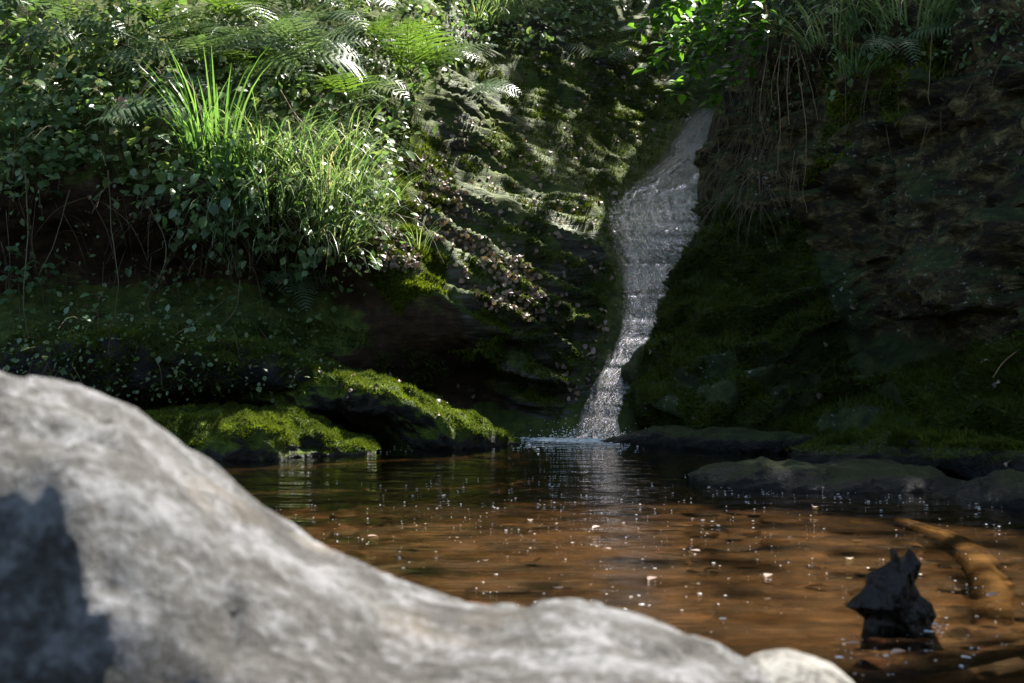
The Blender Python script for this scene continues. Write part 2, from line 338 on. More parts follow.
# ------------------------------------------------------------------ setting: right cliff
SIL = [(664,470,8.2),(652,440,8.3),(624,398,8.5),(648,345,8.8),(680,290,9.2),(696,250,9.5),(714,195,9.8),(717,140,9.9),(728,100,9.9),(743,60,9.8),(755,20,9.7),(762,0,9.7),(772,-120,9.8),(772,-300,10)]
sw = np.stack([P(*r) for r in SIL]); 
CC = [(640,440,8.4),(700,441,8.0),(760,441,7.9),(850,436,7.7),(950,420,7.0),(1024,405,6.6),(1300,400,5.6),(1900,400,4.5),
 (660,500,7.8),(900,520,6.6),(1300,520,5.2),
 (622,398,8.5),(690,390,8.15),(760,390,8.05),(840,400,8.1),(920,390,7.5),(1024,350,6.9),
 (690,330,8.7),(740,310,8.55),(800,330,8.5),(850,310,8.45),(900,340,8.2),(960,300,7.4),
 (700,240,9.3),(740,220,9.2),(790,240,9.0),(850,250,8.2),(920,240,7.8),(1000,240,7.1),
 (705,150,9.8),(750,130,9.45),(780,150,9.2),(800,180,8.9),(850,180,8.3),(930,170,7.8),(1020,170,7),
 (730,60,9.7),(780,60,9.2),(850,80,8.5),(900,70,8.0),(960,60,7.5),(1024,60,7),(760,0,9.6),(850,0,8.9),(950,0,8.0),(1024,0,7.5),
 (800,-150,10),(1000,-150,9),(1300,-150,7.5),(800,-300,11),(1024,-300,11),(1300,0,6),(1300,250,5.8),(1900,0,5),(1900,-200,6)]
clf = rbf(CC)
zc = np.arange(-.6, 5.0, .02); rows = []
for z in zc:
    x0 = np.interp(z, sw[:,2][np.argsort(sw[:,2])], sw[:,0][np.argsort(sw[:,2])])
    x0 += .05*math.sin(z*9)*.6
    t_ = np.r_[np.linspace(0, 1, 60)**1.7*.7, .7+np.arange(1, 110)*.022, 3.1+np.arange(1, 40)*.12]
    rows.append(x0+t_)
XX = np.array(rows); nc = XX.shape[1]; ZZ = np.repeat(zc[:,None], nc, 1)
YY = clf(XX.ravel(), ZZ.ravel()).reshape(XX.shape)
dd = np.clip((XX-XX[:,:1])/.45, 0, 1); YY = YY+.55*(1-np.sqrt(1-(1-dd)**2+1e-9))
k = np.arange(1, 26)[::-1]
XX = np.concatenate([XX[:,:1]+.012*k[None]**1.3*.6, XX], 1); YY = np.concatenate([YY[:,:1]+.16*k[None], YY], 1); ZZ = np.repeat(zc[:,None], XX.shape[1], 1)
V = np.stack([XX.ravel(), YY.ravel(), ZZ.ravel()], 1); nr, nc = XX.shape
N = nrm_of(V, nr, nc); N[N[:,1] > 0] *= 1
ppx, ppy = proj(V)
but = smooth(45, -45, ppy+70*fbm(V*1.6,4,19)-np.interp(ppx, [600,800,880,1100], [150,240,380,330]))
but = 1-but                                                       # mossy lower buttress
X, Y, Z = V.T
a_, b_ = rotxy(X, Z, -12); warp = fbm(V*.9, 3, 15)
bed = b_*7+warp*2.2; saw = bed-np.floor(bed); ledge = np.where(saw < .3, saw/.3, (1-saw)/.7)-.5
lump = fbm(V*1.5, 5, 33); fine = fbm(V*8, 4, 39); blk = fbm(np.stack([a_*2.2, Y*2, b_*5], 1), 5, 41, ridged=True)
blk2 = fbm(np.stack([a_*1.3+.3*lump, Y*1.2, b_*2.1+.3*lump], 1), 3, 47)
bedb = b_*4.2+warp*1.3+.5*fbm(V*2.5,3,16); sb_ = bedb-np.floor(bedb); led2 = np.where(sb_ < .75, sb_/.75, (1-sb_)/.25)-.5
d = but*(-.20*led2*(.6+.4*vnoise(V*1.9,5))+.10*ledge*(.5+.5*vnoise(V*1.6,5))+.12*lump+.05*fine)+(1-but)*(.30*(np.floor(blk2*3.2)/3.2*.7+blk2*.3)+.10*blk+.14*lump+.05*fine)
g1 = fbm(np.stack([a_*.9, Y*.7, b_*1.9], 1)+7, 3, 101); g2 = fbm(np.stack([a_*1.7, Y, b_*1.1], 1)+3, 3, 103)
d = d-(1-but)*(.13*(1-smooth(.0, .05, np.abs(g1)))+.10*(1-smooth(.0, .045, np.abs(g2))))+(1-but)*.10*np.sign(g1)*smooth(0,.1,np.abs(g1))
V = V+N*d[:,None]*np.where(N[:,1:2] > 0, 0., 1.)
cliff_arr = MB().add(V, grid_q(nr, nc), None, but)
cliff = tag(cliff_arr.obj('cliff', M['cliff']), kind='structure')

# ------------------------------------------------------------------ setting: stream bed and water
xs = spaced(-30, -3, 3.4, 30, .05, 1.0); ys = spaced(-30, .6, 9.2, 30, .05, 1.0)
XX, YY = np.meshgrid(xs, ys); X, Y = XX.ravel(), YY.ravel()
p = np.stack([X, Y, X*0], 1)
Zb = -.10-.12*smooth(5.5, 8, Y)+.028*fbm(p*1.5, 4, 51)+.012*fbm(p*7, 4, 52)
Zb += smooth(.3, -2, Y)*.9
MB().add(np.stack([X, Y, Zb], 1), grid_q(len(ys), len(xs)), None, .5).obj('stream_bed', M['bed'])
tag(bpy.data.objects['stream_bed'], kind='structure')
xs = np.linspace(-9, 9, 60); ys = np.linspace(-.8, 9.5, 60); XX, YY = np.meshgrid(xs, ys)
tag(MB().add(np.stack([XX.ravel(), YY.ravel(), XX.ravel()*0], 1), grid_q(60, 60)).obj('pool_water', M['water']), kind='structure')

th = np.linspace(R(168), R(372), 90); hh = np.linspace(-.6, 4.6, 40); TT, HH = np.meshgrid(th, hh); TT, HH = TT.ravel(), HH.ravel()
rr_ = 6.5+HH*.55; p = np.stack([rr_*np.cos(TT)*1.15, rr_*np.sin(TT)*.9+1.5, HH], 1); dn = .5*fbm(p*.6, 4, 81); p[:,:2] *= (1+dn*.15)[:,None]
tag(MB().add(p, grid_q(40, 90), None, .0).obj('unseen_shade_bank', M['hill']), kind='structure')  # unseen bank added behind the camera to cut low sky light
# ------------------------------------------------------------------ rocks
def sweep_rock(name, mat, ctrl, seed, amp=.05, fq=3., n=150, m=96, lay=0., parent=None):
    """ctrl rows: x, y, z centre, half depth, half height"""
    c = curve_pts(ctrl, n); th = np.linspace(0, 2*np.pi, m, endpoint=False)
    cs, sn = np.cos(th), np.sin(th); cs = np.sign(cs)*np.abs(cs)**.8; sn = np.sign(sn)*np.abs(sn)**.85
    V = np.stack([np.repeat(c[:,0:1], m, 1), c[:,1:2]+np.maximum(c[:,3:4],.004)*cs[None], c[:,2:3]+np.maximum(c[:,4:5],.004)*sn[None]], 2).reshape(-1,3)
    N = np.stack([np.zeros((n,m)), np.repeat(cs[None], n, 0), np.repeat(sn[None], n, 0)], 2).reshape(-1,3)
    w = np.repeat(np.minimum(1, c[:,4]/.12), m)
    q = V+seed*3.7; dsp = amp*(fbm(q*fq, 5, seed)+.7*fbm(q*fq*1.7, 4, seed+1, ridged=True)+.4*fbm(q*fq*3.3, 4, seed+3))+lay*fbm(np.stack([q[:,0]*2, q[:,1]*2, q[:,2]*13-q[:,0]*3], 1), 4, seed+5)
    V = V+N*(dsp*w)[:,None]; V[:,0] += amp*.5*fbm(q*fq*1.3, 4, seed+8)
    mb = MB().add(V, grid_q(n, m, True)); mb.up = N[:,2]
    return mb, mb.obj(name, mat, parent)
def rowsP(l): # px, py_top, py_bottom, Y, half depth
    out = []
    for px, pt, pb, Y, hd in l:
        a, b = P(px, pt, Y), P(px, pb, Y); out.append((a[0], Y, (a[2]+b[2])/2, hd, (a[2]-b[2])/2))
    return out
mossy = []
mb, o = sweep_rock('mossy_rock', M['mossrock'], rowsP([(70,425,470,7.75,.1),(110,418,470,7.7,.3),(170,416,470,7.6,.45),(230,417,470,7.55,.5),(290,420,468,7.55,.45),(335,434,466,7.55,.34),(376,450,462,7.5,.06)]), 3, .10, 2.9)
tag(o, 'low rock carpeted in sunlit bright green moss at the left pool edge', 'rock'); mossy.append((mb, 1.))
mb, o = sweep_rock('mossy_rock', M['mossrock'], rowsP([(150,378,420,8.4,.1),(220,372,415,8.3,.28),(290,370,412,8.15,.33),(345,374,410,8.0,.36),(385,383,418,7.95,.36),(425,400,440,8.0,.3),(465,420,455,8.05,.24),(520,440,452,8.1,.04)]), 5, .10, 2.8)
tag(o, 'sloping rock ledge with sunlit moss crest and black hollow beneath it', 'rock'); mossy.append((mb, .8))
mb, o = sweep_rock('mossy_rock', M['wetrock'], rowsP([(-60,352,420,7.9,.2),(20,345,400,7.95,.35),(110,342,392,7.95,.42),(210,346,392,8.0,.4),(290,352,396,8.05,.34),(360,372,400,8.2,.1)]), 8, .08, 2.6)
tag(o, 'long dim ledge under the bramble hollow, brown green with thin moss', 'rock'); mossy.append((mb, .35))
mb, o = sweep_rock('flat_rock', M['wetrock'], rowsP([(688,474,486,5.95,.03),(715,465,500,5.95,.25),(765,459,508,5.95,.38),(830,464,508,5.95,.42),(900,468,508,5.9,.36),(950,478,506,5.8,.24),(990,490,500,5.8,.03)]), 11, .03, 4., lay=.07)
tag(o, 'low wet black rock shelf with one sunlit patch, right of the pool', 'rock'); shelf_mb = mb
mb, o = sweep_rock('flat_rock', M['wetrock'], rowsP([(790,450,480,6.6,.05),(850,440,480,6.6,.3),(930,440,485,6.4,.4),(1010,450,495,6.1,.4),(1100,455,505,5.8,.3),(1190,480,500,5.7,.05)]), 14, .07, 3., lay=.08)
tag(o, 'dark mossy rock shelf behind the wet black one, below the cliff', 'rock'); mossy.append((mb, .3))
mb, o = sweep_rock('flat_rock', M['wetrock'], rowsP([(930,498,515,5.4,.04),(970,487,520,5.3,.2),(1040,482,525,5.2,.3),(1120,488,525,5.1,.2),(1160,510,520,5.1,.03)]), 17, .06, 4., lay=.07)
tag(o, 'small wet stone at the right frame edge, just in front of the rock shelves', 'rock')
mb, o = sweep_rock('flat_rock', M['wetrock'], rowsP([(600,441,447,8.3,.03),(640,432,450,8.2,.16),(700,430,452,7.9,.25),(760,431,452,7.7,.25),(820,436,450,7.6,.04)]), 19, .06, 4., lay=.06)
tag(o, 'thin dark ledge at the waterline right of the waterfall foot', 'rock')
# foreground boulder, a hummock close to the lens
RX = (np.array([-250,0,50,100,160,205,250,330,420,480,560,620,650,700,740,775,800,860])-512)/F*1.5
RZ = CAMH-(np.array([384,386,388,402,432,463,505,550,592,600,606,614,626,644,660,684,720,800])-341.5)/F*1.5
xs = np.arange(-1.5, .62, .008); ys = np.arange(.55, 2.25, .008); XX, YY = np.meshgrid(xs, ys); X, Y = XX.ravel(), YY.ravel()
zr = np.interp(X, RX, RZ); k3 = np.exp(-(np.arange(-12, 13)/5.)**2); k3 /= k3.sum()
zrs = np.convolve(np.pad(np.interp(xs, RX, RZ), 12, mode='edge'), k3, 'valid'); zr = np.interp(X, xs, zrs)
A = np.interp(X, [-1.5,-.5,-.2,.1,.5], [1.15,1.15,.85,.35,.3]); fr_ = np.clip(1.5-Y, 0, 9); bk = np.clip(Y-1.5, 0, 9)
p = np.stack([X, Y, X*0], 1); w_ = fbm(p*3, 3, 61)
cb = np.clip(fr_-.22-.28*np.clip(X+.5, 0, 2)+.05*w_, 0, 9)
Zr = zr-A*fr_**1.9-1.6*bk**2-2.6*cb*cb/(cb+.05)*smooth(.02, -.16, X)
xa, ya = rotxy(X, Y, -28)
Zr += (np.interp(X, [-.3,0.,.2], [.035,.014,.014])*fbm(p*3.2, 5, 63)+np.interp(X, [-.3,0.,.2], [.03,.016,.016])*fbm(np.stack([xa*4, ya*10, X*0], 1), 5, 64)+.012*fbm(np.stack([xa*14, ya*24, X*0], 1), 4, 67)-.022*smooth(.1, .35, fbm(np.stack([xa*7, ya*15, X*0], 1), 4, 66)))*smooth(-.05, .25, fr_+bk+.12)
b = MB().add(np.stack([X, Y, Zr], 1), grid_q(len(ys), len(xs)))
boulder_mb = b; tag(b.obj('boulder', M['boulder']), 'huge pale grey weathered boulder filling the near corner, out of focus', 'boulder')
mb, o = sweep_rock('pale_stone', M['pale'], rowsP([(735,672,720,1.62,.03),(760,660,730,1.62,.08),(800,656,740,1.62,.1),(835,668,740,1.62,.08),(862,690,730,1.62,.02)]), 23, .012, 9.)
tag(o, 'small cream stone tucked against the right end of the big boulder', 'rock'); pale_mb = mb

# ------------------------------------------------------------------ ray helpers
def bvh(mbs):
    vs = []; fs = []; n = 0
    for m_ in mbs:
        v = np.concatenate(m_.v); vs.append(v)
        for f in m_.f4: fs += (f+n).tolist()
        n += len(v)
    return BVHTree.FromPolygons(np.concatenate(vs).tolist(), fs, all_triangles=False)
GROUND = bvh([hill_arr, cliff_arr]+[m_ for m_, _ in mossy]+[shelf_mb]); NEAR = bvh([boulder_mb, pale_mb]); HILL = bvh([hill_arr])
def cast(px, py, tree=None, near=False):
    d = Vector(((px-512)/F, 1, -(py-341.5)/F)).normalized(); o = Vector((0,0,CAMH))
    if near:
        h = NEAR.ray_cast(o, d)
        if h[0]: return np.array(h[0]), np.array(h[1])
    h = (tree or GROUND).ray_cast(o, d)
    if h[0] is None: return None
    p, n = np.array(h[0]), np.array(h[1])
    if n@np.array(d) > 0: n = -n
    if near and p[2] < 0:
        tt = CAMH/-d.z; return np.array(o+d*tt), np.array([0,0,1.])
    return p, n
def rnd_in(poly, n, rng):
    poly = np.asarray(poly, float); lo, hi = poly.min(0), poly.max(0); out = np.zeros((0,2))
    while len(out) < n:
        q = lo+rng.random((n*2,2))*(hi-lo); q = q[inpoly(q[:,0], q[:,1], poly)]; out = np.vstack([out, q])
    return out[:n]
def ground_pts(poly, n, rng, tree=None, near=False):
    ps, ns = [], []
    for px, py in rnd_in(poly, n, rng):
        h = cast(px, py, tree, near)
        if h is not None: ps.append(h[0]); ns.append(h[1])
    return np.array(ps), np.array(ns)
def unit(a): return a/(np.linalg.norm(a, axis=-1, keepdims=True)+1e-9)

# ------------------------------------------------------------------ waterfall
FE = [(96,690,750),(118,674,748),(135,664,748),(150,653,748),(165,638,746),(180,620,744),(195,590,740),(212,582,738),(230,584,730),(250,592,722),(270,600,712),(290,604,704),(310,607,694),(330,604,680),(350,599,662),(370,591,646),(390,582,632),(405,575,624),(420,569,618),(432,562,622),(441,552,640)]
fe = np.array(FE, float); nv, nu = 260, 70
tv = np.linspace(0, 1, nv); pyv = np.interp(tv, np.linspace(0,1,len(fe)), fe[:,0]); lv = np.interp(tv, np.linspace(0,1,len(fe)), fe[:,1]); rv = np.interp(tv, np.linspace(0,1,len(fe)), fe[:,2])
lv += -5+5*vnoise(np.stack([tv*30, tv*0, tv*0], 1), 5)+3*vnoise(np.stack([tv*80, tv*0, tv*0], 1), 6)
G = np.zeros((nv, nu, 3)); 
for i in range(nv):
    for j in range(nu):
        h = cast(lv[i]+(rv[i]-lv[i])*j/(nu-1), pyv[i], HILL); G[i,j] = h[0]
for _ in range(40):
    G[1:-1,1:-1] = .25*(G[:-2,1:-1]+G[2:,1:-1]+G[1:-1,:-2]+G[1:-1,2:])
Vv = G.reshape(-1,3); Nn = nrm_of(Vv, nv, nu); Nn[Nn[:,1] > 0] *= -1
U = np.tile(np.linspace(0,1,nu), nv); along = np.repeat(np.r_[0, np.cumsum(np.linalg.norm(np.diff(G[:,nu//2], axis=0), axis=1))], nu)
wid = np.linalg.norm(G[:,-1]-G[:,0], axis=1); acr = U*np.repeat(wid, nu)
q = np.stack([acr*10, along*2., along*0], 1); q2 = np.stack([acr*28, along*6, along*0], 1)
dep = .024+.014*fbm(q, 4, 71)+.010*fbm(q2, 4, 72)
dep = dep*smooth(0, .12, U)*smooth(0, .12, 1-U)-.03*(1-smooth(0, .1, U))
Vv = Vv+Nn*dep[:,None]; fmb = MB().add(Vv, grid_q(nv, nu), None, smooth(0, .55, U)*smooth(0,.05,1-U)*np.repeat(smooth(0,.06,tv), nu))
fo = tag(fmb.obj('waterfall', M['fall']), kind='structure')
uvl = fo.data.uv_layers.new(name='flow'); li = np.zeros(len(fo.data.loops), np.int32); fo.data.loops.foreach_get('vertex_index', li)
uvl.data.foreach_set('uv', np.stack([acr[li], along[li]], 1).astype(np.float32).ravel())

# ------------------------------------------------------------------ leaf templates
def leaf_tpl(w=.35, fold=.12, curl=.15, n=4, pointy=1.3):
    """unit leaf along +X, midrib plus two edges"""
    t_ = np.linspace(0, 1, n+1); ww = w*np.sin(np.pi*t_**.8)**(1/pointy)*np.where(t_ > .98, .0, 1)+.01
    z = curl*(-(t_-.3)**2)
    mid = np.c_[t_, t_*0, z]; a = np.c_[t_-.03, ww, z+fold*ww]; b_ = np.c_[t_-.03, -ww, z+fold*ww]
    V = np.vstack([mid, a, b_]); m_ = n+1; q = []
    for i in range(n): q += [(i, i+1, m_+i+1, m_+i), (i+1, i, 2*m_+i, 2*m_+i+1)]
    return V, np.array(q)
OVAL = leaf_tpl(.33, .25, .3, 4); SIMPLE = leaf_tpl(.36, .2, .2, 3); LONG = leaf_tpl(.16, .2, .35, 4); DEAD = leaf_tpl(.34, .6, 1.1, 6, 1.7)
def frames(dirs, ups):
    X = unit(dirs); Y = unit(np.cross(ups, X)); Z = np.cross(X, Y); return X, Y, Z
def leaves(mb, tpl, O, dirs, ups, size, rnd):
    X, Y, Z = frames(dirs, ups); s = np.asarray(size)[:,None]
    mb.inst(tpl[0], tpl[1], O, X*s, Y*s, Z*s, rnd)

# ------------------------------------------------------------------ ferns
def frond_mesh(name, mat, L=.6, W=.16, n=24, arch=1.1, seed=0):
    rng = np.random.default_rng(seed); mb = MB()
    s = np.linspace(0, 1, 40); ang = .15-arch*s**1.3
    ds = L/39; x = np.r_[0, np.cumsum(np.cos(ang[:-1])*ds)]; z = np.r_[0, np.cumsum(np.sin(ang[:-1])*ds)]; y = .03*L*np.sin(s*3+seed)
    pts = np.c_[x, y, z]; tube(mb, pts, np.linspace(.0035, .0008, 40), 4, .1)
    O=[]; DX=[]; UP=[]; SZ=[]; RR=[]
    for i in range(n):
        u = .16+.83*(i/(n-1))**.92; k_ = u*39; a = int(min(38, k_)); p0 = pts[a]+(pts[a+1]-pts[a])*(k_-a); T = unit(pts[a+1]-pts[a])
        up = unit(np.cross(T, [0,1,0]))*-1; up = up if up[2] > 0 else -up
        pl = W*min(1, (u-.1)/.14)**.7*(1-u)**.62*1.35*(1+.08*rng.normal())
        for sd in (1, -1):
            d0 = unit(np.array([0,sd,0])+T*(.25+.3*u)+up*(.16-.1*rng.random()))
            npn = max(3, int(pl/.013)); tt_ = (np.arange(npn)+.7)/npn; r0 = rng.random()
            for e in (1, -1):
                for v_ in tt_:
                    O.append(p0+d0*pl*v_*.97+up*(-.18*pl*v_**2)); pd = unit(np.cross(up, d0))*e
                    DX.append(unit(pd+d0*.55-up*.12)); UP.append(up); SZ.append(.004+.062*pl*(1-v_)**.7); RR.append(np.clip(.25+.5*r0+.25*rng.random(), 0, 1))
            mb.add(*strip([p0, p0+d0*pl*.5-up*.045*pl, p0+d0*pl-up*.18*pl], .0035, up), None, .25+.5*r0)
    O, DX, UP, SZ = map(np.array, (O, DX, UP, SZ)); X_, Y_, Z_ = frames(DX, UP)
    tv = np.array([[0,.42,0],[0,-.42,0],[.85,-.3,-.05],[1.,.22,-.06]]); mb.inst(tv, [[0,1,2,3]], O, X_*SZ[:,None], Y_*SZ[:,None], Z_*SZ[:,None], np.array(RR))
    return mb.mesh(name, mat)
def strip(pts, w, up):
    pts = np.asarray(pts); T = unit(np.gradient(pts, axis=0)); sd = unit(np.cross(T, up)); n = len(pts); ww = np.linspace(w, w*.3, n)[:,None]
    V = np.empty((2*n,3)); V[0::2] = pts+sd*ww/2; V[1::2] = pts-sd*ww/2
    return V, np.array([(2*i, 2*i+1, 2*i+3, 2*i+2) for i in range(n-1)])
FR = {}
for key in ('fern', 'fern_dark'):
    FR[key] = [frond_mesh('frond', M[key], .66, .21, 15, .9, 1), frond_mesh('frond', M[key], .74, .22, 16, 1.4, 2), frond_mesh('frond', M[key], .56, .19, 14, 1.9, 3), frond_mesh('frond', M[key], .48, .17, 13, 1.2, 4)]
def fern(px, py, scale, nf, azc, azs, elev, label, key='fern', out=.17, seed=0, roll=35):
    h = cast(px, py)
    if h is None: return None
    rng = random.Random(seed+int(px*7+py)); p, nn = h; p = p+nn*(out if px not in (28, 88, 95) else .38)
    e = empty('fern', p); tag(e, label, 'fern', 'ferns on the banks')
    for i in range(nf):
        az = azc+azs*((i+.5)/nf-.5)*2+rng.uniform(-8, 8); el = elev+rng.uniform(-14, 14)
        o = link('frond', rng.choice(FR[key]), e)
        rl = (roll if math.cos(R(az)) > 0 else -roll)*abs(math.cos(R(az)))+rng.uniform(-15, 15)
        o.rotation_mode = 'QUATERNION'
        o.rotation_quaternion = (Matrix.Rotation(R(az), 3, 'Z')@Matrix.Rotation(R(-el), 3, 'Y')@Matrix.Rotation(R(rl), 3, 'X')).to_quaternion()
        s_ = scale*rng.uniform(.8, 1.12); o.scale = (s_, s_*rng.uniform(.9, 1.1), s_)
    return e
# px, py, scale, fronds, azimuth centre, azimuth spread, elevation
FERNS = [
 (28,92,1.0,3,-25,28,25,'dim blue green fern frond arching over the far left leaves','fern_dark'),
 (88,160,1.0,2,-18,10,14,'pale bluish fern reaching right over the dark hollow','fern_dark'),
 (95,20,1.1,4,-20,40,20,'long combed fern in the top left corner','fern'),
 (215,45,1.25,5,-30,75,22,'sun bleached fern above the broad bladed grass','fern'),
 (268,30,1.2,5,-70,80,25,'fern with whitened fronds near the top edge, left of the two tangled stems','fern'),
 (250,95,1.1,4,-60,60,20,'sunlit fern drooping into the long grass','fern'),
 (300,85,1.15,5,-60,90,30,'silver lit fern between the grass and the yellow green fern','fern_dark'),
 (395,95,1.1,7,-90,110,42,'bright yellow green fern spreading at the ridge top','fern'),
 (420,88,1.0,5,-40,70,40,'backlit fern right beside the yellow green one, over the slab','fern'),
 (455,100,.8,4,-15,50,22,'small fern leaning right over the bare rock slab','fern_dark'),
 (345,30,.9,5,-90,100,35,'shaded fern at the top edge above the bright ferns','fern_dark'),
 (265,290,.75,5,-50,80,12,'low fern under the hanging grass at the mouth of the hollow','fern_dark'),
 (310,270,.7,4,-60,70,10,'dark fern below the grass, next to the fallen leaves','fern_dark'),
 (150,75,.9,4,-60,90,25,'fern half hidden in the bramble tangle of the upper bank','fern_dark'),
 (180,8,1.1,5,-60,90,20,'fern cut by the top edge over the bank','fern'),
 (120,75,.9,4,-40,60,20,'fern below the shaded one in the upper left brambles','fern_dark'),
 (185,60,1.0,5,-50,70,22,'fern behind the tallest grass blades, toward the brambles','fern_dark'),
 (280,62,1.1,5,-45,80,22,'pale fern hanging over the middle of the long grass','fern_dark'),
 (235,70,1.1,5,-40,70,20,'pale fern right above the tip of the tallest grass blade','fern_dark'),
 (330,15,1.1,5,-50,90,25,'pale fern cut by the top edge beside the shaded fern','fern_dark'),
 (385,25,.9,5,-60,90,30,'green fern at the top edge above the ridge','fern'),
 (160,105,.8,3,-30,50,15,'small fern over the rusty dead leaf','fern_dark'),
 (150,45,1.0,5,-50,70,20,'fern with long fronds between the tall bramble and the bleached fern','fern'),
 (205,85,.9,4,-40,60,25,'fern arching directly above the tallest grass blades','fern_dark'),
 (330,110,.9,5,-50,80,25,'small bright fern at the top of the long grass','fern'),
 (370,60,1.0,6,-80,100,40,'upright fern behind the bright yellow green one','fern'),
 (240,8,1.2,5,-40,70,15,'fern cut by the top edge, over the bleached fern','fern'),
 (310,48,1.0,5,-60,80,22,'pale fern between the bleached fern and the ridge top ferns','fern_dark'),
 (60,45,.9,4,-60,70,25,'shaded fern standing in the top left brambles','fern_dark'),
 (590,60,.8,5,-80,100,30,'dim fern at the head of the rock slab','fern_dark'),
 (700,95,.7,4,-150,50,10,'fern hanging left over the top of the waterfall','fern_dark'),
 (905,40,.8,4,-100,70,5,'dim fern on the crown of the right cliff','fern_dark'),
]
for a in FERNS: fern(*a[:8], key=a[8])

# ------------------------------------------------------------------ grasses
def grass_mb(n, L, w, rad, lean, droop, seed, bias=(0,-.3), segs=7):
    rng = np.random.default_rng(seed); az = rng.uniform(0, 2*np.pi, n); L_ = L*rng.uniform(.5, 1.1, n)
    dx = np.cos(az)+bias[0]; dy = np.sin(az)+bias[1]; hd = unit(np.c_[dx, dy, dx*0]); rr = rad*np.sqrt(rng.random(n))
    p = np.c_[np.cos(az)*rr, np.sin(az)*rr*.6, rng.uniform(-.03, .02, n)]; th = lean*rng.uniform(.2, 1., n); dr = droop*rng.uniform(.5, 1.2, n)
    sd = np.cross(hd, [0,0,1.]); tw = rng.uniform(-.6, .6, n)[:,None]; sd = unit(sd+hd*tw); V = np.empty((n, segs+1, 2, 3)); 
    for k_ in range(segs+1):
        s = k_/segs; wv = (w*(1-s**2.2)+.0006)*rng.uniform(.85, 1.1, n)
        V[:,k_,0] = p+sd*wv[:,None]/2; V[:,k_,1] = p-sd*wv[:,None]/2
        a = th+dr*s**1.4; st = (L_/segs)[:,None]; p = p+st*(np.sin(a)[:,None]*hd+np.cos(a)[:,None]*np.array([0,0,1.]))
    tq = np.array([(2*i, 2*i+1, 2*i+3, 2*i+2) for i in range(segs)]); kk = 2*(segs+1)
    q = (tq[None]+(np.arange(n)*kk)[:,None,None]).reshape(-1,4)
    return MB().add(V.reshape(-1,3), q, None, np.repeat(rng.random(n), kk))
GR = {
 'broad': [grass_mb(46, .72, .017, .14, .3, .9, 1, (.25,-.2)).mesh('broad_grass', M['iris']), grass_mb(36, .62, .015, .12, .35, 1.3, 2, (.2,-.3)).mesh('broad_grass', M['iris'])],
 'droop': [grass_mb(95, .68, .0085, .17, .8, 2.5, 3, (.25,-.4)).mesh('grass_clump', M['grass']), grass_mb(80, .6, .008, .15, .7, 2.2, 4, (.4,-.4)).mesh('grass_clump', M['grass']), grass_mb(90, .7, .009, .17, .9, 2.0, 5, (-.2,-.5)).mesh('grass_clump', M['grass'])],
 'hang': [grass_mb(70, .6, .007, .16, 1.1, 2.0, 6, (0,-.9)).mesh('grass_clump', M['grass']), grass_mb(60, .5, .007, .14, 1.0, 2.0, 7, (.2,-.7)).mesh('grass_clump', M['grass'])],
 'small': [grass_mb(40, .32, .006, .08, .7, 1.5, 8).mesh('grass_clump', M['grass'])]}
GRASS = [
 (222,178,'broad',1.15,'tall clump of broad sword shaped green blades lit from behind'),
 (202,160,'broad',.9,'narrower sword bladed clump touching the tall clump on its fern side'),
 (252,200,'broad',.75,'short broad bladed tuft at the foot of the tall clump'),
 (245,225,'droop',1.0,'fine grass clump directly under the broad bladed clump'),
 (280,215,'droop',1.1,'thick drooping grass clump in the middle of the sunlit grass'),
 (315,205,'droop',1.1,'long drooping grass clump right of the thickest grass'),
 (345,200,'droop',1.0,'grass clump at the right end of the sunlit grass'),
 (300,170,'droop',1.0,'upright bright grass behind the drooping clumps'),
 (340,165,'droop',.85,'grass clump just below the bright yellow green fern'),
 (265,170,'droop',1.0,'grass clump growing through the drooping ferns'),
 (225,235,'hang',1.0,'grass hanging over the hollow edge, farthest toward the dark vines'),
 (265,245,'hang',1.05,'hanging grass with pale dried tips over the hollow'),
 (310,240,'hang',1.0,'hanging grass between the low ferns and the sunlit clumps'),
 (350,235,'hang',.8,'short hanging grass beside the leaf littered ridge'),
 (235,262,'hang',.9,'sparse hanging grass lowest over the dark hollow'),
 (285,262,'hang',1.0,'hanging grass directly above the low fern'),
 (335,258,'hang',.95,'hanging grass above the dark leafed weed'),
 (375,215,'droop',.7,'drooping grass clump at the ridge beside the dead leaves'),
 (405,60,'droop',.7,'grass clump behind the bright yellow green fern'),
 (130,130,'droop',.7,'thin grass clump among the bramble stems of the upper bank'),
 (418,248,'small',1.0,'single small grass tuft on the sunlit mossy ridge'),
 (500,22,'droop',1.0,'green grass clump at the top edge above the slab'),
 (480,30,'droop',.9,'grass clump at the top edge next to the shaded rocks'),
 (520,12,'hang',.9,'thin hanging grass at the head of the slab'),
 (835,45,'hang',1.3,'grass hanging from the cliff top beside the tan roots'),
 (875,30,'hang',1.2,'grass hanging from the middle of the cliff top'),
 (915,22,'hang',1.3,'longest grass hanging from the cliff top'),
 (945,40,'hang',1.0,'grass hanging at the dark end of the cliff top'),
 (790,25,'hang',1.1,'grass hanging over the reddish root mass of the cliff'),
 (860,75,'hang',.9,'small grass tuft part way down the diagonal mossy band'),
]
for i, (px, py, kd, sc, lab) in enumerate(GRASS):
    p, nn = cast(px, py); o = link('grass_clump' if kd != 'broad' else 'broad_grass', GR[kd][i % len(GR[kd])]); o.location = p+nn*.02
    o.rotation_euler = (R(8), 0, R(random.uniform(-25, 25))); o.scale = (sc,)*3
    tag(o, lab, 'grass', 'grass clumps on the bank' if px < 600 else 'grass on the cliff top')

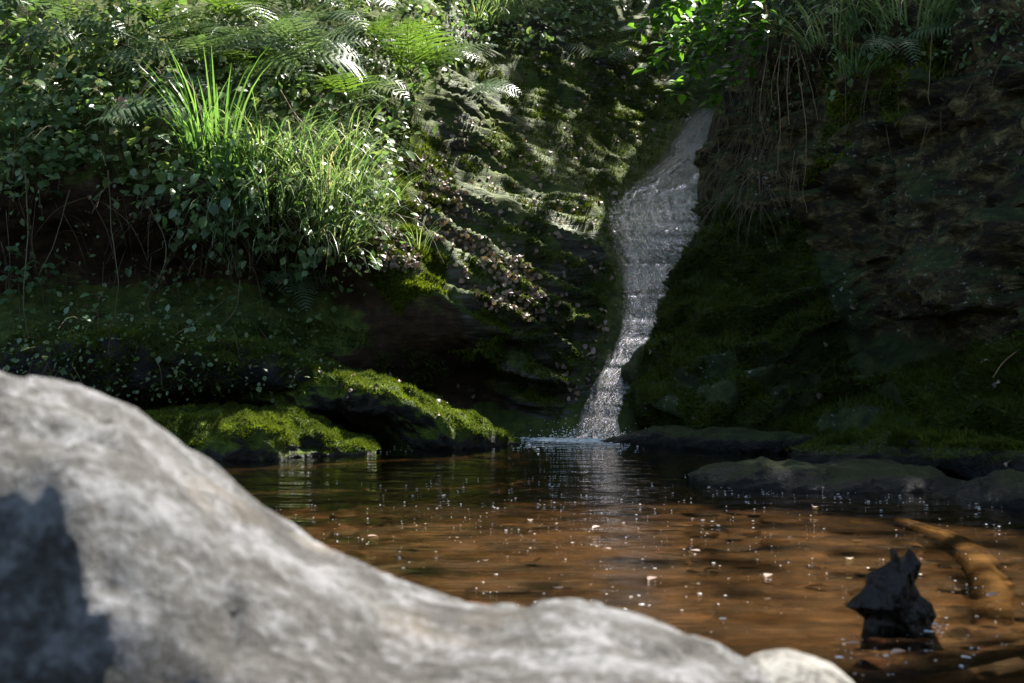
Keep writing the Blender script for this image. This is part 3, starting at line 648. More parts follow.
# ------------------------------------------------------------------ leafy plants (brambles, saplings)
def leafy(px, py, height, lean, nl, size, label, key='ivy', seed=0, tri=True, name='bramble', cat='plant', off=.06):
    rng = np.random.default_rng(seed+int(px+py*3)); h = cast(px, py); p, nn = h; p = p+nn*off
    e = empty(name, p); tag(e, label, cat, 'leafy plants on the bank')
    c = curve_pts([(0,0,0),(lean[0]*.3,lean[1]*.3,height*.45),(lean[0]*.75,lean[1]*.75,height*.85),(lean[0],lean[1],height)], 30)
    sb = MB(); tube(sb, c, np.linspace(.004, .0015, 30), 5, .5)
    lb = MB(); O=[]; D=[]; U=[]; Sz=[]; Rn=[]
    for k_ in range(nl):
        u = .15+.85*(k_+.5)/nl; q = c[int(u*29)]; az = k_*2.4+rng.uniform(-.5,.5); d = unit(np.array([math.cos(az), math.sin(az)*.8-.35, .25])); pt = q+d*size*.9
        tube(sb, [q, q+d*size*.45+np.array([0,0,.01]), pt], .0012, 4, .6); r0 = rng.random()*.85
        for t3 in ((0, 1.), (.95, .8), (-.95, .8)) if tri else ((0, 1.),):
            ca, sa = math.cos(t3[0]), math.sin(t3[0]); d2 = np.array([d[0]*ca-d[1]*sa, d[0]*sa+d[1]*ca, -.25+rng.uniform(-.25,.1)])
            O.append(pt); D.append(d2); U.append(np.array([rng.uniform(-.3,.3), -.45+rng.uniform(-.3,.3), 1.])); Sz.append(size*t3[1]*rng.uniform(.85,1.15)); Rn.append(r0)
    leaves(lb, OVAL, np.array(O), np.array(D), np.array(U), np.array(Sz), np.array(Rn))
    sb.obj('stem', M['stem'], e); lb.obj('foliage', M[key], e, True); return e
LEAFY = [
 (8,60,.55,(.1,-.2),11,.13,'bramble with large dull leaves at the top left frame edge'),
 (35,75,.5,(.05,-.15),10,.115,'bramble stem standing above the dim fern frond'),
 (15,160,.45,(.1,-.25),10,.115,'bramble beside the left frame edge below the dim fern'),
 (40,205,.35,(.08,-.2),8,.11,'bramble with broad leaves hanging at the start of the hollow'),
 (22,330,.34,(.04,-.15),8,.075,'young sapling with pale leaf pairs in the dark lower left'),
 (60,380,.2,(-.02,-.2),5,.06,'low seedling just above the grey boulder'),
 (8,300,.3,(.06,-.2),6,.08,'dark bramble cut by the left frame edge in the hollow'),
 (110,150,.4,(.0,-.2),8,.07,'bramble with yellowing leaves beside the bluish fern'),
 (130,60,.5,(.1,-.2),11,.1,'tall bramble in the middle of the upper left tangle'),
 (160,135,.35,(.1,-.2),7,.07,'bramble next to the curled rusty dead leaf'),
 (205,250,.3,(.0,-.2),6,.06,'small bramble at the hollow edge under the grass'),
 (345,150,.35,(.1,-.15),9,.06,'leafy weed in front of the bright yellow green fern'),
 (375,190,.3,(.05,-.15),8,.055,'small leafed weed below the ridge top ferns'),
 (365,245,.3,(.05,-.1),7,.055,'weed with yellow leaves at the edge of the dead leaves'),
 (330,280,.28,(.0,-.15),7,.065,'dark leafed weed over the ledge beside the low fern'),
 (300,15,.5,(.1,-.2),10,.08,'sunlit bramble at the top edge among white lit ferns'),
 (340,60,.45,(.1,-.2),9,.075,'bright bramble between the silver fern and the yellow green fern'),
 (240,15,.5,(.0,-.2),9,.085,'bramble at the top edge over the sun bleached fern'),
 (75,350,.18,(.1,-.2),6,.05,'creeping seedling on the dim ledge'),
 (45,310,.25,(.05,-.2),7,.07,'seedling with pale leaves in front of the hollow, beside the sapling'),
 (105,335,.2,(.05,-.15),6,.055,'low weed on the dim ledge, right of the creeping seedling'),
 (150,325,.22,(-.05,-.15),6,.055,'weed on the dim ledge under the bowed vine'),
 (230,325,.2,(.05,-.15),6,.055,'weed on the dim ledge under the hanging grass'),
 (270,335,.18,(.02,-.15),5,.05,'tiny weed on the dim ledge below the low fern'),
 (180,310,.2,(.0,-.15),5,.05,'tiny weed inside the dark hollow'),
]
for a in LEAFY: leafy(*a, tri=a[5] > .065)
# leafy branch reaching in over the waterfall top
e = empty('leafy_branch', P(790,-40,8.9)); base = np.array(e.location); tag(e, 'sunlit leafy branch overhanging the top of the waterfall from the cliff', 'branch')
sb = MB(); lb = MB(); rng = np.random.default_rng(5); O=[]; D=[]; U=[]; Sz=[]; Rn=[]
for k_, (ex, ey, Yd) in enumerate([(640,28,8.7),(652,70,9.0),(672,12,9.2),(680,95,9.3),(655,-20,8.9),(700,60,9.2),(715,110,9.3),(690,35,8.6),(725,40,8.7),(665,48,9.4),(740,80,9.0),(690,-10,8.8)]):
    end = P(ex, ey, Yd)-base; c = curve_pts([(0,0,0), end*.4+np.array([0,0,.12]), end*.8+np.array([0,0,.06]), end], 36); tube(sb, c, np.linspace(.009,.0015,36), 5)
    for u in np.linspace(.35, 1, 26):
        q = c[int(u*35)]; 
        for _ in range(2):
            az = rng.uniform(0, 6.28); d = np.array([math.cos(az)*.9-.3, math.sin(az)*.7-.2, rng.uniform(-.6,.25)]); O.append(q+unit(d)*rng.uniform(0,.06)); D.append(d); U.append(np.array([rng.normal()*.3, -.35+rng.normal()*.3, 1])); Sz.append(rng.uniform(.06,.12)); Rn.append(rng.random())
leaves(lb, OVAL, np.array(O), np.array(D), np.array(U), np.array(Sz), np.array(Rn)); BRANCH = np.array(O)+base; sb.obj('twig', M['bark'], e); lb.obj('foliage', M['branch_leaf'], e)

# ------------------------------------------------------------------ undergrowth filling the bank (uncountable)
rng = np.random.default_rng(11); mb = MB()
for poly, n, sz, off in [([(0,0),(420,0),(470,60),(400,110),(385,200),(370,270),(300,250),(180,230),(90,170),(0,200)], 6500, (.03,.08), .28),
                         ([(0,160),(300,210),(380,270),(330,340),(0,390)], 500, (.02,.05), .18),
                         ([(0,315),(300,315),(350,380),(200,400),(0,400)], 900, (.015,.038), .07), ([(400,0),(640,0),(600,35),(520,45),(430,70)], 1500, (.03,.06), .2),
                         ([(640,0),(760,0),(720,60),(650,60)], 500, (.04,.07), .2),
                         ([(750,0),(1024,0),(1024,60),(900,60),(760,120)], 900, (.02,.05), .12)]:
    p, nn = ground_pts(poly, n, rng); n = len(p); cl = .5+.5*vnoise(p*3.1, 8); kp = rng.random(n) < .25+cl*.9; p, nn, cl = p[kp], nn[kp], cl[kp]; n = len(p)
    O = p+nn*(rng.random((n,1))**1.3*off*(.4+cl[:,None]))+np.c_[rng.normal(0,.02,(n,2)), rng.normal(0,.03,n)]
    D = nn*.6+rng.normal(0,.8,(n,3))+np.array([0,0,-.35]); U = np.array([0,-.5,1.])+rng.normal(0,.45,(n,3)); cc = .5+.5*vnoise(p*5, 31)
    leaves(mb, SIMPLE, O, D, U, rng.uniform(*sz, n)*rng.uniform(.7,1.4,n), np.clip(cc*.55+rng.random(n)*.45, 0, 1))
tag(mb.obj('undergrowth', M['under']), 'mixed small leaves covering the steep bank', 'undergrowth', kind='stuff')
# dead bracken stalks and trailing strands in the bank
mb = MB()
for poly, n, Ls in [([(0,60),(400,60),(390,220),(200,240),(0,200)], 150, (.25,.7)), ([(0,170),(300,210),(330,330),(0,380)], 60, (.2,.6)), ([(720,0),(820,0),(800,180),(715,180)], 130, (.15,.45)), ([(716,60),(775,40),(772,200),(712,205)], 240, (.2,.5)), ([(820,20),(1024,20),(1024,120),(850,120)], 36, (.15,.4))]:
    p, nn = ground_pts(poly, n, rng)
    for q, m_ in zip(p, nn):
        L = rng.uniform(*Ls); d = unit(m_*.25+rng.normal(0,.5,3)+np.array([0,0,rng.uniform(-1.4,.1) if q[0] < .5 else -1.2])); e1 = q+m_*.05+d*L*.5; e2 = e1+unit(d+np.array([0,-.1,-.9]))*L*.5
        tube(mb, curve_pts([q, e1, e2], 9), np.linspace(.0028,.0008,9)*rng.uniform(.5,1.2), 4, rng.random())
tag(mb.obj('dead_stalks', M['stalk']), 'tangle of thin dry stalks and rootlets through the banks', 'stalks', kind='stuff')

# ------------------------------------------------------------------ hanging vines and roots
HANG = [
 ('vine',[(108,170),(112,230),(118,280),(114,325)],7.95,.004,'stem','bare vine hanging straight down in the middle of the hollow'),
 ('vine',[(145,200),(165,240),(163,270),(145,300)],7.95,.004,'stem','pale curved vine bowing right inside the hollow'),
 ('vine',[(25,170),(28,230),(24,300),(30,345)],7.9,.0045,'stem','vine hanging near the left frame edge'),
 ('vine',[(70,190),(55,240),(40,275)],7.95,.0035,'stem','slanted vine between the two straight hanging vines'),
 ('vine',[(240,280),(235,310),(215,330),(190,340)],7.9,.004,'stem','vine curving left below the hanging grass'),
 ('vine',[(160,345),(190,325),(225,300)],7.85,.004,'stem','thin twig lying aslant across the hollow floor'),
 ('vine',[(140,95),(160,70),(190,85),(210,140),(195,170)],8.1,.004,'root','looping dry bramble cane beside the sword bladed grass'),
 ('vine',[(128,115),(150,80),(175,78)],8.1,.0035,'root','arched dry cane above the rusty dead leaf'),
 ('vine',[(296,115),(310,150),(322,178)],8.2,.005,'root','dry tan stalk slanting down through the sunlit grass'),
 ('vine',[(280,90),(300,120),(335,150)],8.25,.0045,'root','dry stalk crossing above the slanting tan one'),
 ('hanging_root',[(782,40),(778,80),(780,130),(776,180)],8.75,.004,'root','tan root hanging at the waterfall side of the root bunch'),
 ('hanging_root',[(790,45),(787,90),(789,125)],8.72,.0045,'root','short thick tan root in the middle of the root bunch'),
 ('hanging_root',[(795,40),(800,80),(806,130),(805,170),(803,195),(808,213)],8.6,.004,'root','longest pale root, trailing down to a hooked end on the cliff'),
 ('hanging_root',[(784,35),(772,85),(774,110)],8.75,.0035,'root','thin tan root splayed toward the waterfall'),
 ('hanging_root',[(800,50),(812,90),(818,120)],8.6,.0035,'root','tan root splayed toward the hanging grass'),
 ('hanging_root',[(765,0),(768,40),(764,75),(760,110),(766,140)],8.9,.005,'root','pale crooked root hanging down the reddish root mass'),
 ('hanging_root',[(932,30),(930,70),(929,105)],7.5,.003,'root','hair thin root hanging under the longest cliff grass'),
 ('hanging_root',[(795,150),(790,190),(792,200)],8.75,.003,'root','small root end below the root bunch'),
]
for nm, path, Yd, r_, mt, lab in HANG:
    w = np.array([P(x_, y_, Yd+.06*math.sin(i*2.)) for i, (x_, y_) in enumerate(path)]); c = curve_pts(w, 40)
    c = c+np.c_[.008*vnoise(c*14,3), .008*vnoise(c*14,4), 0*c[:,0]]*np.linspace(.2,1,40)[:,None]
    mb = MB(); tube(mb, c-c[0], np.linspace(r_, r_*.5, 40), 5); o = mb.obj(nm, M[mt]); o.location = c[0]
    tag(o, lab, 'vine' if nm == 'vine' else 'root', 'vines in the left bank' if nm == 'vine' else 'roots hanging on the cliff')

# ------------------------------------------------------------------ fallen leaves
mb = MB(); rng = np.random.default_rng(21)
for poly, n in [([(440,235),(500,240),(565,300),(545,325),(490,310),(455,280)], 330), ([(370,220),(410,235),(430,270),(380,270)], 130), ([(405,160),(440,150),(470,240),(420,245)], 160), ([(440,120),(560,120),(650,230),(560,300),(450,230)], 260),
                ([(500,40),(690,40),(700,130),(560,160)], 200), ([(540,300),(610,300),(600,400),(575,440),(560,380)], 70), ([(590,190),(700,180),(660,320),(600,330)], 45),
                ([(60,60),(400,60),(380,260),(80,330)], 160), ([(640,330),(1024,330),(1024,470),(700,450)], 22), ([(730,100),(1024,100),(1024,330),(720,330)], 16), ([(150,350),(500,390),(440,420),(200,390)], 30)]:
    p, nn = ground_pts(poly, n, rng); n = len(p); kp = rng.random(n) < .35+.65*(vnoise(p*2.5, 18) > -.15); p, nn = p[kp], nn[kp]; n = len(p)
    a = rng.normal(0,1,(n,3)); D = a-nn*(a*nn).sum(1)[:,None]; U = nn+rng.normal(0,.35,(n,3))
    leaves(mb, DEAD, p+nn*.018, D, U, rng.uniform(.018,.055,n), rng.random(n)**1.3)
tag(mb.obj('leaf_litter', M['litter']), 'curled brown and pinkish dead leaves scattered over the rock slope', 'fallen leaves', kind='stuff')
p, nn = cast(155,128); mb = MB(); rg = np.random.default_rng(3)
leaves(mb, DEAD, np.array([[0,0,.0],[.01,-.01,-.04],[0,0,-.08]]), np.array([[1,-.3,.3],[1,-.4,0],[.9,-.3,-.4]]), np.array([[0,-1,.6]]*3), np.array([.06,.07,.06]), np.array([.97,1,.93]))
o = mb.obj('dead_leaf', M['litter']); o.location = p+nn*.3-np.array([.05,0,0]); tag(o, 'curled rusty dead leaf caught in the brambles left of the sword bladed grass', 'leaf')

# ------------------------------------------------------------------ moss shoots (uncountable)
def surf_samples(m_, dens, rng, filt):
    v = np.concatenate(m_.v); f = np.concatenate(m_.f4); a, b, c, d = (v[f[:,i]] for i in range(4))
    n1 = np.cross(b-a, d-a); ar = np.linalg.norm(n1, axis=1); nn = unit(n1); ctr = (a+b+c+d)/4
    w = ar*filt(ctr, nn); tot = int(w.sum()*dens); idx = rng.choice(len(f), tot, p=w/w.sum()); u, s = rng.random((tot,1)), rng.random((tot,1))
    return a[idx]*(1-u)*(1-s)+b[idx]*u*(1-s)+c[idx]*u*s+d[idx]*(1-u)*s, nn[idx]
mb = MB(); rng = np.random.default_rng(31)
def mossy_blades(p, nn, L, w, r0=0., rs=1.):
    n = len(p); d = unit(nn+rng.normal(0,.45,(n,3))+np.array([0,0,.3])); sd = unit(np.cross(d, rng.normal(0,1,(n,3)))); l = (L*rng.uniform(.4,1.3,n)*(1.1+.9*vnoise(p*16, 7)))[:,None]
    V = np.stack([p-sd*w, p+sd*w, p+d*l], 1).reshape(-1,3); rr = np.clip(r0+rs*(.5+.5*vnoise(p*6, 3))*.7+.3*rs*rng.random(n), 0, 1)
    mb.add(V, None, np.arange(3*n).reshape(-1,3), np.repeat(rr, 3))
for m_, den in mossy:
    up = m_.up[np.concatenate(m_.f4)].mean(1)
    p, nn = surf_samples(m_, 30000*den, rng, lambda c, nn: (c[:,2] > .015)*smooth(-.05, .3, up-.25+.5*vnoise(c*5, 44)+.3*vnoise(c*13, 45)))
    nn = np.where(nn[:,2:3] < 0, -nn, nn); mossy_blades(p, nn, .016, .0035, .05, .95)
def view_blades(poly, n, L, w, r0, rs, thr):
    p, nn = ground_pts(poly, n, rng); kp = .5*vnoise(p*2.2, 61)+.5*vnoise(p*6, 62)+.25*nn[:,2] > thr; mossy_blades(p[kp], nn[kp], L, w, r0, rs)
view_blades([(400,200),(520,110),(680,110),(640,200),(600,330),(560,420),(480,370),(400,290)], 40000, .022, .0042, .05, .75, -.08)
view_blades([(400,120),(440,130),(470,230),(500,330),(380,240)], 12000, .024, .005, .0, .7, -.15)
view_blades([(440,40),(690,30),(690,120),(520,120)], 14000, .026, .005, .05, .7, -.05)
view_blades([(365,225),(410,240),(510,330),(500,370),(420,340),(370,280)], 14000, .028, .005, .2, .8, -.2)
view_blades([(700,200),(800,220),(860,380),(1024,330),(1024,450),(640,440),(630,390)], 48000, .034, .006, .0, .6, -.25)
view_blades([(820,60),(960,20),(940,90),(800,190),(830,120)], 7000, .035, .006, .2, .8, -.15)
view_blades([(0,330),(300,320),(420,340),(470,380),(300,400),(0,400)], 9000, .03, .005, .0, .7, .0)
tag(mb.obj('moss', M['moss_blade'], None, False), 'short green moss shoots over rocks, slope and cliff', 'moss', kind='stuff')

# ------------------------------------------------------------------ stream bed stones (uncountable) and floating flecks
mb = MB(); rng = np.random.default_rng(41)
import bmesh
bm = bmesh.new(); bmesh.ops.create_icosphere(bm, subdivisions=2, radius=1.); bm.verts.ensure_lookup_table()
icv = np.array([v.co[:] for v in bm.verts]); icf = np.array([[v.index for v in f.verts] for f in bm.faces]); bm.free()
for k_ in range(380):
    Yv = 2.2+6.2*rng.random()**1.1; Xv = rng.uniform(-.45,.45)*Yv; s = rng.uniform(.02,.085)*rng.uniform(.7,1.3); v = icv*(1+.45*vnoise(icv*1.6+k_*3.1, 5))[:,None]*np.array([s*rng.uniform(.8,1.9), s*rng.uniform(.6,1.2), s*rng.uniform(.06,.2)])
    a = rng.uniform(0,3.14); v = np.c_[v[:,0]*math.cos(a)-v[:,1]*math.sin(a), v[:,0]*math.sin(a)+v[:,1]*math.cos(a), v[:,2]]
    mb.add(v+np.array([Xv, Yv, -.102-.12*float(smooth(5.5,8,Yv))+rng.uniform(-.012,.01)]), None, icf, rng.random())
for k_ in range(6):
    n = 60; Yv = 2.2+5.8*rng.random(n)**1.2; O = np.c_[rng.uniform(-.45,.45,n)*Yv, Yv, -.095-.12*smooth(5.5,8,Yv)+rng.uniform(-.01,.01,n)]
    leaves(mb, leaf_tpl(rng.uniform(.25,.42),.15,.25,5,1.6), O, np.c_[rng.normal(0,1,(n,2)), rng.normal(0,.08,n)], np.c_[rng.normal(0,.25,(n,2)), np.ones(n)], rng.uniform(.03,.11,n), rng.random(n))
tag(mb.obj('pebbles', M['stone']), 'flat brown stones and sunken leaves under the shallow water', 'pebbles', kind='stuff')
mb = MB(); dome = icv[icv[:,2] > -.05]
bm = bmesh.new(); bmesh.ops.create_icosphere(bm, subdivisions=1, radius=1.); d1 = np.array([v.co[:] for v in bm.verts]); f1 = np.array([[v.index for v in f.verts] for f in bm.faces]); bm.free()
def flecks(n, poly, lo, hi):
    for px, py in rnd_in(poly, n, rng):
        Yv = 832/(py-341.5); s = rng.uniform(lo, hi)*rng.choice([.6,.8,1,1,1.6]); p = np.array([(px-512)/F*Yv, Yv, .001])
        if n > 150 and hi < .006 and rng.random() > .35+.9*max(0, vnoise(np.array([[p[0]*1.5, p[1]*.9, 0]]), 12)[0]+.25): continue
        s *= rng.choice([.8,.9,1,1.5], p=[.4,.3,.22,.08]); mb.add(d1*np.array([s*rng.uniform(.8,1.6), s, s*.22])*.85+p, None, f1, .5)
flecks(760, [(240,485),(430,474),(700,474),(1024,520),(1024,660),(860,683),(700,640),(430,590),(330,540)], .0015, .005)
flecks(200, [(260,490),(460,480),(690,485),(1024,525),(1024,570),(600,570),(330,520)], .0014, .0035)
flecks(90, [(150,455),(360,449),(510,437),(520,441),(365,455),(160,462)], .003, .009)
flecks(900, [(505,435.5),(560,436),(670,437),(670,443),(600,445),(520,441.5)], .002, .010)
flecks(500, [(530,438),(600,438),(605,443),(535,441)], .004, .018)
flecks(160, [(500,441),(640,441),(650,452),(490,449)], .002, .008)
flecks(90, [(690,482),(980,500),(1024,505),(1024,512),(960,508),(700,490)], .002, .006)
for k_ in range(420):
    s_ = rng.uniform(.0015,.005); mb.add(d1*s_+np.array([rng.normal(.48,.16), 8.5+rng.normal(0,.07), min(.14, rng.exponential(.028))]), None, f1, .5)
flecks(26, [(925,612),(950,625),(945,634),(925,632)], .002, .007)
tag(mb.obj('foam', M['foam']), 'white bubbles and foam flecks drifting on the brown pool', 'foam', kind='stuff')
FL = [(600,527,.03,'leaf'),(610,550,.028,'l'),(735,487,.03,'l'),(368,537,.03,'l'),(732,487,.02,'l'),(815,508,.028,'l'),(655,578,.03,'l'),(700,552,.035,'l'),(560,590,.032,'l'),(905,652,.03,'l'),(860,645,.028,'l'),(486,562,.025,'l'),(530,520,.025,'l'),(770,575,.028,'l'),(850,560,.028,'l'),(1000,595,.035,'l')]
fl_mesh = MB(); leaves(fl_mesh, leaf_tpl(.34,.12,.25,4), np.zeros((1,3)), np.array([[1.,0,0]]), np.array([[0,0,1.]]), np.array([1.]), np.array([.68])); fl_mesh = fl_mesh.mesh('floating_leaf', M['litter'])
for px, py, s, _ in FL:
    Yv = 832/(py-341.5); o = link('floating_leaf', fl_mesh); o.location = ((px-512)/F*Yv, Yv, .004); o.rotation_euler = (0,0,random.uniform(0,6)); o.scale = (s*1.3,)*3
    tag(o, 'small pale leaf floating on the open brown water', 'leaf', 'leaves floating on the pool')

# ------------------------------------------------------------------ stump, sunken log, stick
def sp(px, py, Y=2.9): return P(px, py, Y)
OUT = np.array([(893,546),(899,557),(905,556),(910,547),(915,553),(921,562),(919,572),(915,583),(920,594),(932,603),(936,615),(931,626),(944,650),(860,650),(863,632),(864,619),(856,612),(846,607),(853,599),(861,593),(866,586),(867,574),(874,571),(884,566),(891,561),(890,552)], float)
gx = np.arange(843, 942, .7); gy = np.arange(543, 652, .7); GX, GY = np.meshgrid(gx, gy); ins = inpoly(GX.ravel(), GY.ravel(), OUT).reshape(GX.shape)
A0, B0 = OUT, np.roll(OUT, -1, 0); q_ = np.stack([GX.ravel(), GY.ravel()], 1); dm = np.full(len(q_), 1e9)
for a_, b_ in zip(A0, B0):
    tt_ = np.clip(((q_-a_)@(b_-a_))/((b_-a_)@(b_-a_)), 0, 1); dm = np.minimum(dm, np.linalg.norm(q_-a_-tt_[:,None]*(b_-a_), axis=1))
dm = dm.reshape(GX.shape)*2.9/F; dep_ = np.sqrt(np.maximum(dm, 0)*.075)
w0 = np.stack([(GX-512)/F*2.9, GX*0+2.9, CAMH-(GY-341.5)/F*2.9], 2); fl = w0.reshape(-1,3)
rid = fbm(np.stack([fl[:,0]*30, fl[:,0]*0, fl[:,2]*11+fl[:,0]*8], 1), 4, 91, ridged=True).reshape(GX.shape); lmp = fbm(fl*14, 4, 92).reshape(GX.shape)
sq = ins[:-1,:-1] & ins[1:,:-1] & ins[:-1,1:] & ins[1:,1:]; cnt = np.zeros(GX.shape, int)
for a_, b_ in ((0,0),(0,1),(1,0),(1,1)): cnt[a_:a_+sq.shape[0], b_:b_+sq.shape[1]] += sq
dep_ = np.where(cnt == 4, dep_, 0); amp_ = np.minimum(1, dep_/.03)
fy = -dep_*(1+.45*lmp)+.016*rid*amp_; by = dep_*(1+.3*lmp)
idx = np.arange(GX.size).reshape(GX.shape); qf = np.stack([idx[:-1,:-1][sq], idx[:-1,1:][sq], idx[1:,1:][sq], idx[1:,:-1][sq]], 1)
Fv = w0.copy(); Fv[...,1] += fy; Bv = w0.copy(); Bv[...,1] += by
mp = np.where(cnt.ravel() == 4, np.arange(GX.size)+GX.size, np.arange(GX.size)); qb = mp[qf[:,::-1]]
al = np.concatenate([Fv.reshape(-1,3), Bv.reshape(-1,3)]); al[:GX.size,0] += (.006*fbm(fl*22, 3, 95))*amp_.ravel(); used, inv = np.unique(np.concatenate([qf, qb]), return_inverse=True)
mb = MB().add(al[used], inv.reshape(-1,4)); o = mb.obj('stump', M['stump']); tag(o, 'black jagged wet stump standing out of the shallow water', 'stump')
def sunk(name, path, rad, lab, mat='log'):
    w = []
    for x_, y_, z_ in path:
        Yv = (CAMH-z_)*F/(y_-341.5); w.append(((x_-512)/F*Yv, Yv, z_))
    c = curve_pts(w, 60); rr = np.interp(np.linspace(0,1,60), np.linspace(0,1,len(rad)), rad)*(1+.12*vnoise(c*9, 3)); mb = MB(); rr = rr*(.84+.1*vnoise(c*25, 6)); tube(mb, c, rr, 14); o = mb.obj(name, M[mat]); tag(o, lab, 'log' if name == 'sunken_log' else 'stick')
sunk('sunken_log', [(897,524,-.030),(925,537,-.046),(955,552,-.058),(980,575,-.064),(992,605,-.072),(990,640,-.14)], [.026,.042,.054,.06,.064,.066], 'curved tan log lying just under the water behind the stump')
sunk('sunken_stick', [(915,672,-.05),(960,664,-.05),(1030,648,-.05),(1090,640,-.06)], [.008,.014,.018,.018], 'thin tan stick under the water in the lower right corner')
sunk('sunken_stick', [(780,640,-.2),(850,632,-.2),(930,640,-.22)], [.012,.016,.012], 'dark stick on the stream bed left of the stump', 'bark')
p0, n0 = cast(1008,365); mb = MB(); c = curve_pts([p0+n0*.03+np.array([-.07,0,-.08]), p0+n0*.05, p0+n0*.04+np.array([.12,0,.1])], 20); tube(mb, c, .004, 5); tag(mb.obj('twig', M['root']), 'bare reddish twig on the mossy ledge at the right frame edge', 'twig')

# ------------------------------------------------------------------ sun, unseen canopy trees, crown gaps shaped to let sun onto chosen areas
SUN = np.array([.34,.42,.84]); SUN /= np.linalg.norm(SUN)
ua = unit(np.cross(SUN, [0,0,1.])); ub = np.cross(SUN, ua)
LIT = [ ([(0,0),(110,0),(110,200),(0,220)], 260, .35, .7), ([(765,456),(800,456),(798,464),(772,466)], 40, .0, .74), ([(70,0),(420,0),(400,110),(200,120),(120,60)], 2500, .45, .97), ([(440,60),(690,60),(650,200),(600,330),(500,330),(430,200)], 170, .0, .74), ([(500,40),(680,50),(680,120),(560,150)], 70, .0, .74), ([(750,60),(1000,60),(1024,400),(700,420)], 16, .0, 1.), ([(20,200),(300,260),(300,380),(60,380)], 14, .1, 1.),  # picture areas the sun reaches, density
 ([(60,0),(420,0),(490,60),(475,110),(400,120),(385,170),(390,215),(370,255),(230,262),(185,215),(190,120),(110,60)], 3600, .28, .95),
 ([(85,150),(190,190),(190,215),(90,170)], 150, .3, 1.), ([(20,60),(90,70),(85,130),(30,120)], 120, .3, .5),
 ([(365,215),(420,235),(505,330),(490,345),(410,300),(365,265)], 500, .08, 1.), ([(440,235),(500,240),(565,300),(545,325),(490,310)], 300, .05, .4),
 ([(150,405),(330,408),(360,446),(165,455)], 700, .06, 1.), ([(310,368),(385,372),(440,408),(505,434),(440,438),(395,415)], 500, .06, 1.),
 ([(560,385),(590,395),(585,440),(555,440)], 90, .05, .9), ([(600,185),(700,130),(690,230),(610,290)], 40, .03, .1),
 ([(510,60),(690,60),(690,140),(560,170)], 40, .03, .1), ([(640,0),(750,0),(730,110),(650,90)], 150, .3, .6),
 ([(250,508),(430,500),(690,498),(1024,528),(1024,660),(870,683),(640,620),(430,595)], 3200, .0, .93),
 ([(760,658),(800,655),(850,675),(840,683),(770,683)], 150, .0, 1.),
 ([(768,455),(800,455),(798,468),(775,470)], 12, .03, .7), ([(0,372),(100,390),(250,505),(420,592),(560,606),(700,645),(800,655),(860,683),(600,683),(470,655),(340,600),(240,530),(120,450),(0,405)], 2600, .0, 1.),
]
cell = .06; LO, SZ_ = np.array([-14.,-16.]), 560; mask = np.zeros((SZ_, SZ_)); rng = np.random.default_rng(55)
def sunuv(p): return np.stack([p@ua, p@ub], -1)
for poly, n, lift, dens in LIT:
    p, nn = ground_pts(poly, n, rng, None, True)
    if len(p) == 0: continue
    for q in ([p+nn*l_ for l_ in np.linspace(0, lift*2.2, 4)] if lift > .1 else (p,)):
        ij = np.floor((sunuv(q)-LO)/cell).astype(int)
        K_ = (-2,-1,0,1,2) if dens > .75 else (-1,0,1)
        for di in K_:
            for dj in K_:
                if abs(di)+abs(dj) > 3: continue
                a_ = np.clip(ij+[di,dj], 0, SZ_-1); mask[a_[:,0],a_[:,1]] = np.maximum(mask[a_[:,0],a_[:,1]], dens)
ij = np.floor((sunuv(BRANCH)-LO)/cell).astype(int)
for di in (-1,0,1):
    for dj in (-1,0,1): mask[ij[:,0]+di, ij[:,1]+dj] = .97
# area whose sun rays must pass the crowns
pts = []
for x_ in np.linspace(-5,6,12):
    for y_ in np.linspace(-.5,17,18):
        for z_ in (0, max(0, (y_-8)*.55)): pts.append((x_,y_,z_))
uv = sunuv(np.array(pts)); lo, hi = uv.min(0)-.5, uv.max(0)+.5
st = .11; gu, gv = np.meshgrid(np.arange(lo[0], hi[0], st), np.arange(lo[1], hi[1], st)); g = np.c_[gu.ravel(), gv.ravel()]; g = np.vstack([g+rng.uniform(-.04,.04,g.shape), g+st/2+rng.uniform(-.045,.045,g.shape), g+[st/2,0]+rng.uniform(-.05,.05,g.shape)])
ij = np.clip(np.floor((g-LO)/cell).astype(int), 0, SZ_-1); mv = mask[ij[:,0],ij[:,1]]
kp = rng.random(len(g)) > mv; g = g[kp]
big = vnoise(np.c_[g*.35, g[:,0]*0], 9); hgt = 8.5+2.*big+rng.uniform(-.8,.8,len(g))       # crown height
tpos = (hgt-(g[:,0]*ua[2]+g[:,1]*ub[2]))/SUN[2]; LP = g[:,:1]*ua+g[:,1:]*ub+tpos[:,None]*SUN
TR = np.array([(8.5,9.,3.5),(-1.5,24.,9.2),(-9.,10.,5.5),(9.,20.,8.5)]); own = np.argmin(((LP[:,None,:2]-TR[None,:,:2])**2).sum(-1), 1)
TLAB = ['unseen tall tree on the cliff, crown shaped to shade the pool','unseen tall tree at the head of the gorge, crown shaped to shade the slab','unseen tree on the left bank above the ferns, crown shaped for shade','unseen tree on the right slope behind the cliff, crown shaped for shade']
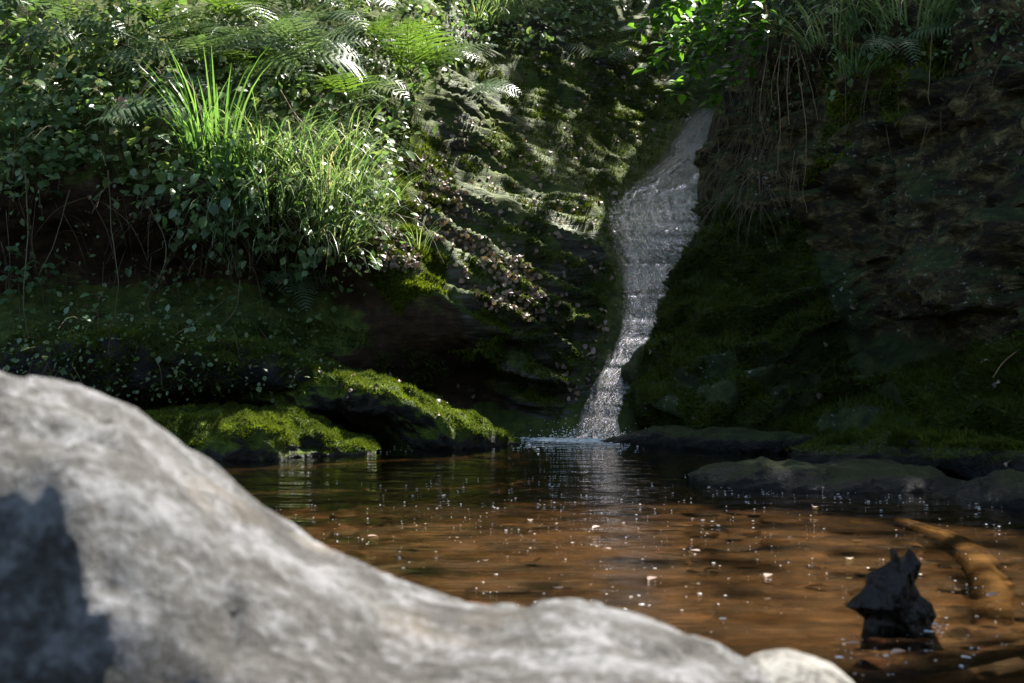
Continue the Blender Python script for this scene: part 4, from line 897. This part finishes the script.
for k_ in range(len(TR)):
    L_ = LP[own == k_]
    if len(L_) < 50: continue
    e = empty('tree', TR[k_]); tag(e, TLAB[k_], 'tree', 'canopy trees'); b0 = TR[k_]; ctr = L_.mean(0); n = len(L_)
    top = np.array([b0[0]*.8+ctr[0]*.2, b0[1]*.8+ctr[1]*.2, L_[:,2].max()]); tb = MB(); tube(tb, curve_pts([np.zeros(3)-[0,0,1.], (top-b0)*.5+[.15,0,0], top-b0], 24), np.linspace(.28,.06,24), 12)
    sel = L_[rng.choice(n, min(26, n), replace=False)]
    for s_ in sel:
        a_ = (top-b0)*rng.uniform(.45,.9); tube(tb, curve_pts([a_, (a_+s_-b0)/2+[0,0,.35], s_-b0], 14), np.linspace(.06,.012,14), 6)
    tb.obj('trunk', M['bark'], e)
    lb = MB(); U = SUN*.9+rng.normal(0,.3,(n,3)); D_ = unit(np.cross(U, rng.normal(0,1,(n,3)))); sz_ = rng.uniform(.14,.22,n); leaves(lb, leaf_tpl(.42,.15,.2,3,1.6), L_-b0-D_*sz_[:,None]*.5, D_, U, sz_, rng.random(n)); lb.obj('crown', M['canopy'], e)

# ------------------------------------------------------------------ light, sky, camera
w = bpy.data.worlds.new('World'); S.world = w; w.use_nodes = True; nt = w.node_tree
sky = nt.nodes.new('ShaderNodeTexSky'); sky.sky_type = 'NISHITA'; sky.sun_disc = False
el = math.asin(SUN[2]); az = math.atan2(SUN[0], SUN[1]); sky.sun_elevation = el; sky.sun_rotation = az
nt.links.new(sky.outputs[0], nt.nodes['Background'].inputs[0]); nt.nodes['Background'].inputs[1].default_value = .12
sky.dust_density = 2.5
ld = bpy.data.lights.new('sun', 'SUN'); ld.energy = 5.; ld.angle = R(.5); ld.color = (1,.95,.88); lo_ = link('sun', ld); lo_.rotation_euler = Vector(SUN).to_track_quat('Z','Y').to_euler()
cd = bpy.data.cameras.new('camera'); cam = link('camera', cd); cam.location = (0,0,CAMH); cam.rotation_euler = (R(90),0,0); cd.lens = 45; cd.sensor_width = 36; cd.clip_start = .05; cd.clip_end = 500
cd.dof.use_dof = True; cd.dof.focus_distance = 8.3; cd.dof.aperture_fstop = 5.
S.camera = cam
vs = S.view_settings; vs.view_transform = 'Standard'; vs.look = 'None'; vs.exposure = 2.2; vs.gamma = 1; vs.use_curve_mapping = False
S.cycles.max_bounces = 6; S.cycles.diffuse_bounces = 3; S.cycles.glossy_bounces = 3; S.cycles.transmission_bounces = 4; S.cycles.transparent_max_bounces = 8
S.cycles.caustics_reflective = False; S.cycles.caustics_refractive = False; S.cycles.use_denoising = True; S.cycles.sample_clamp_indirect = 4
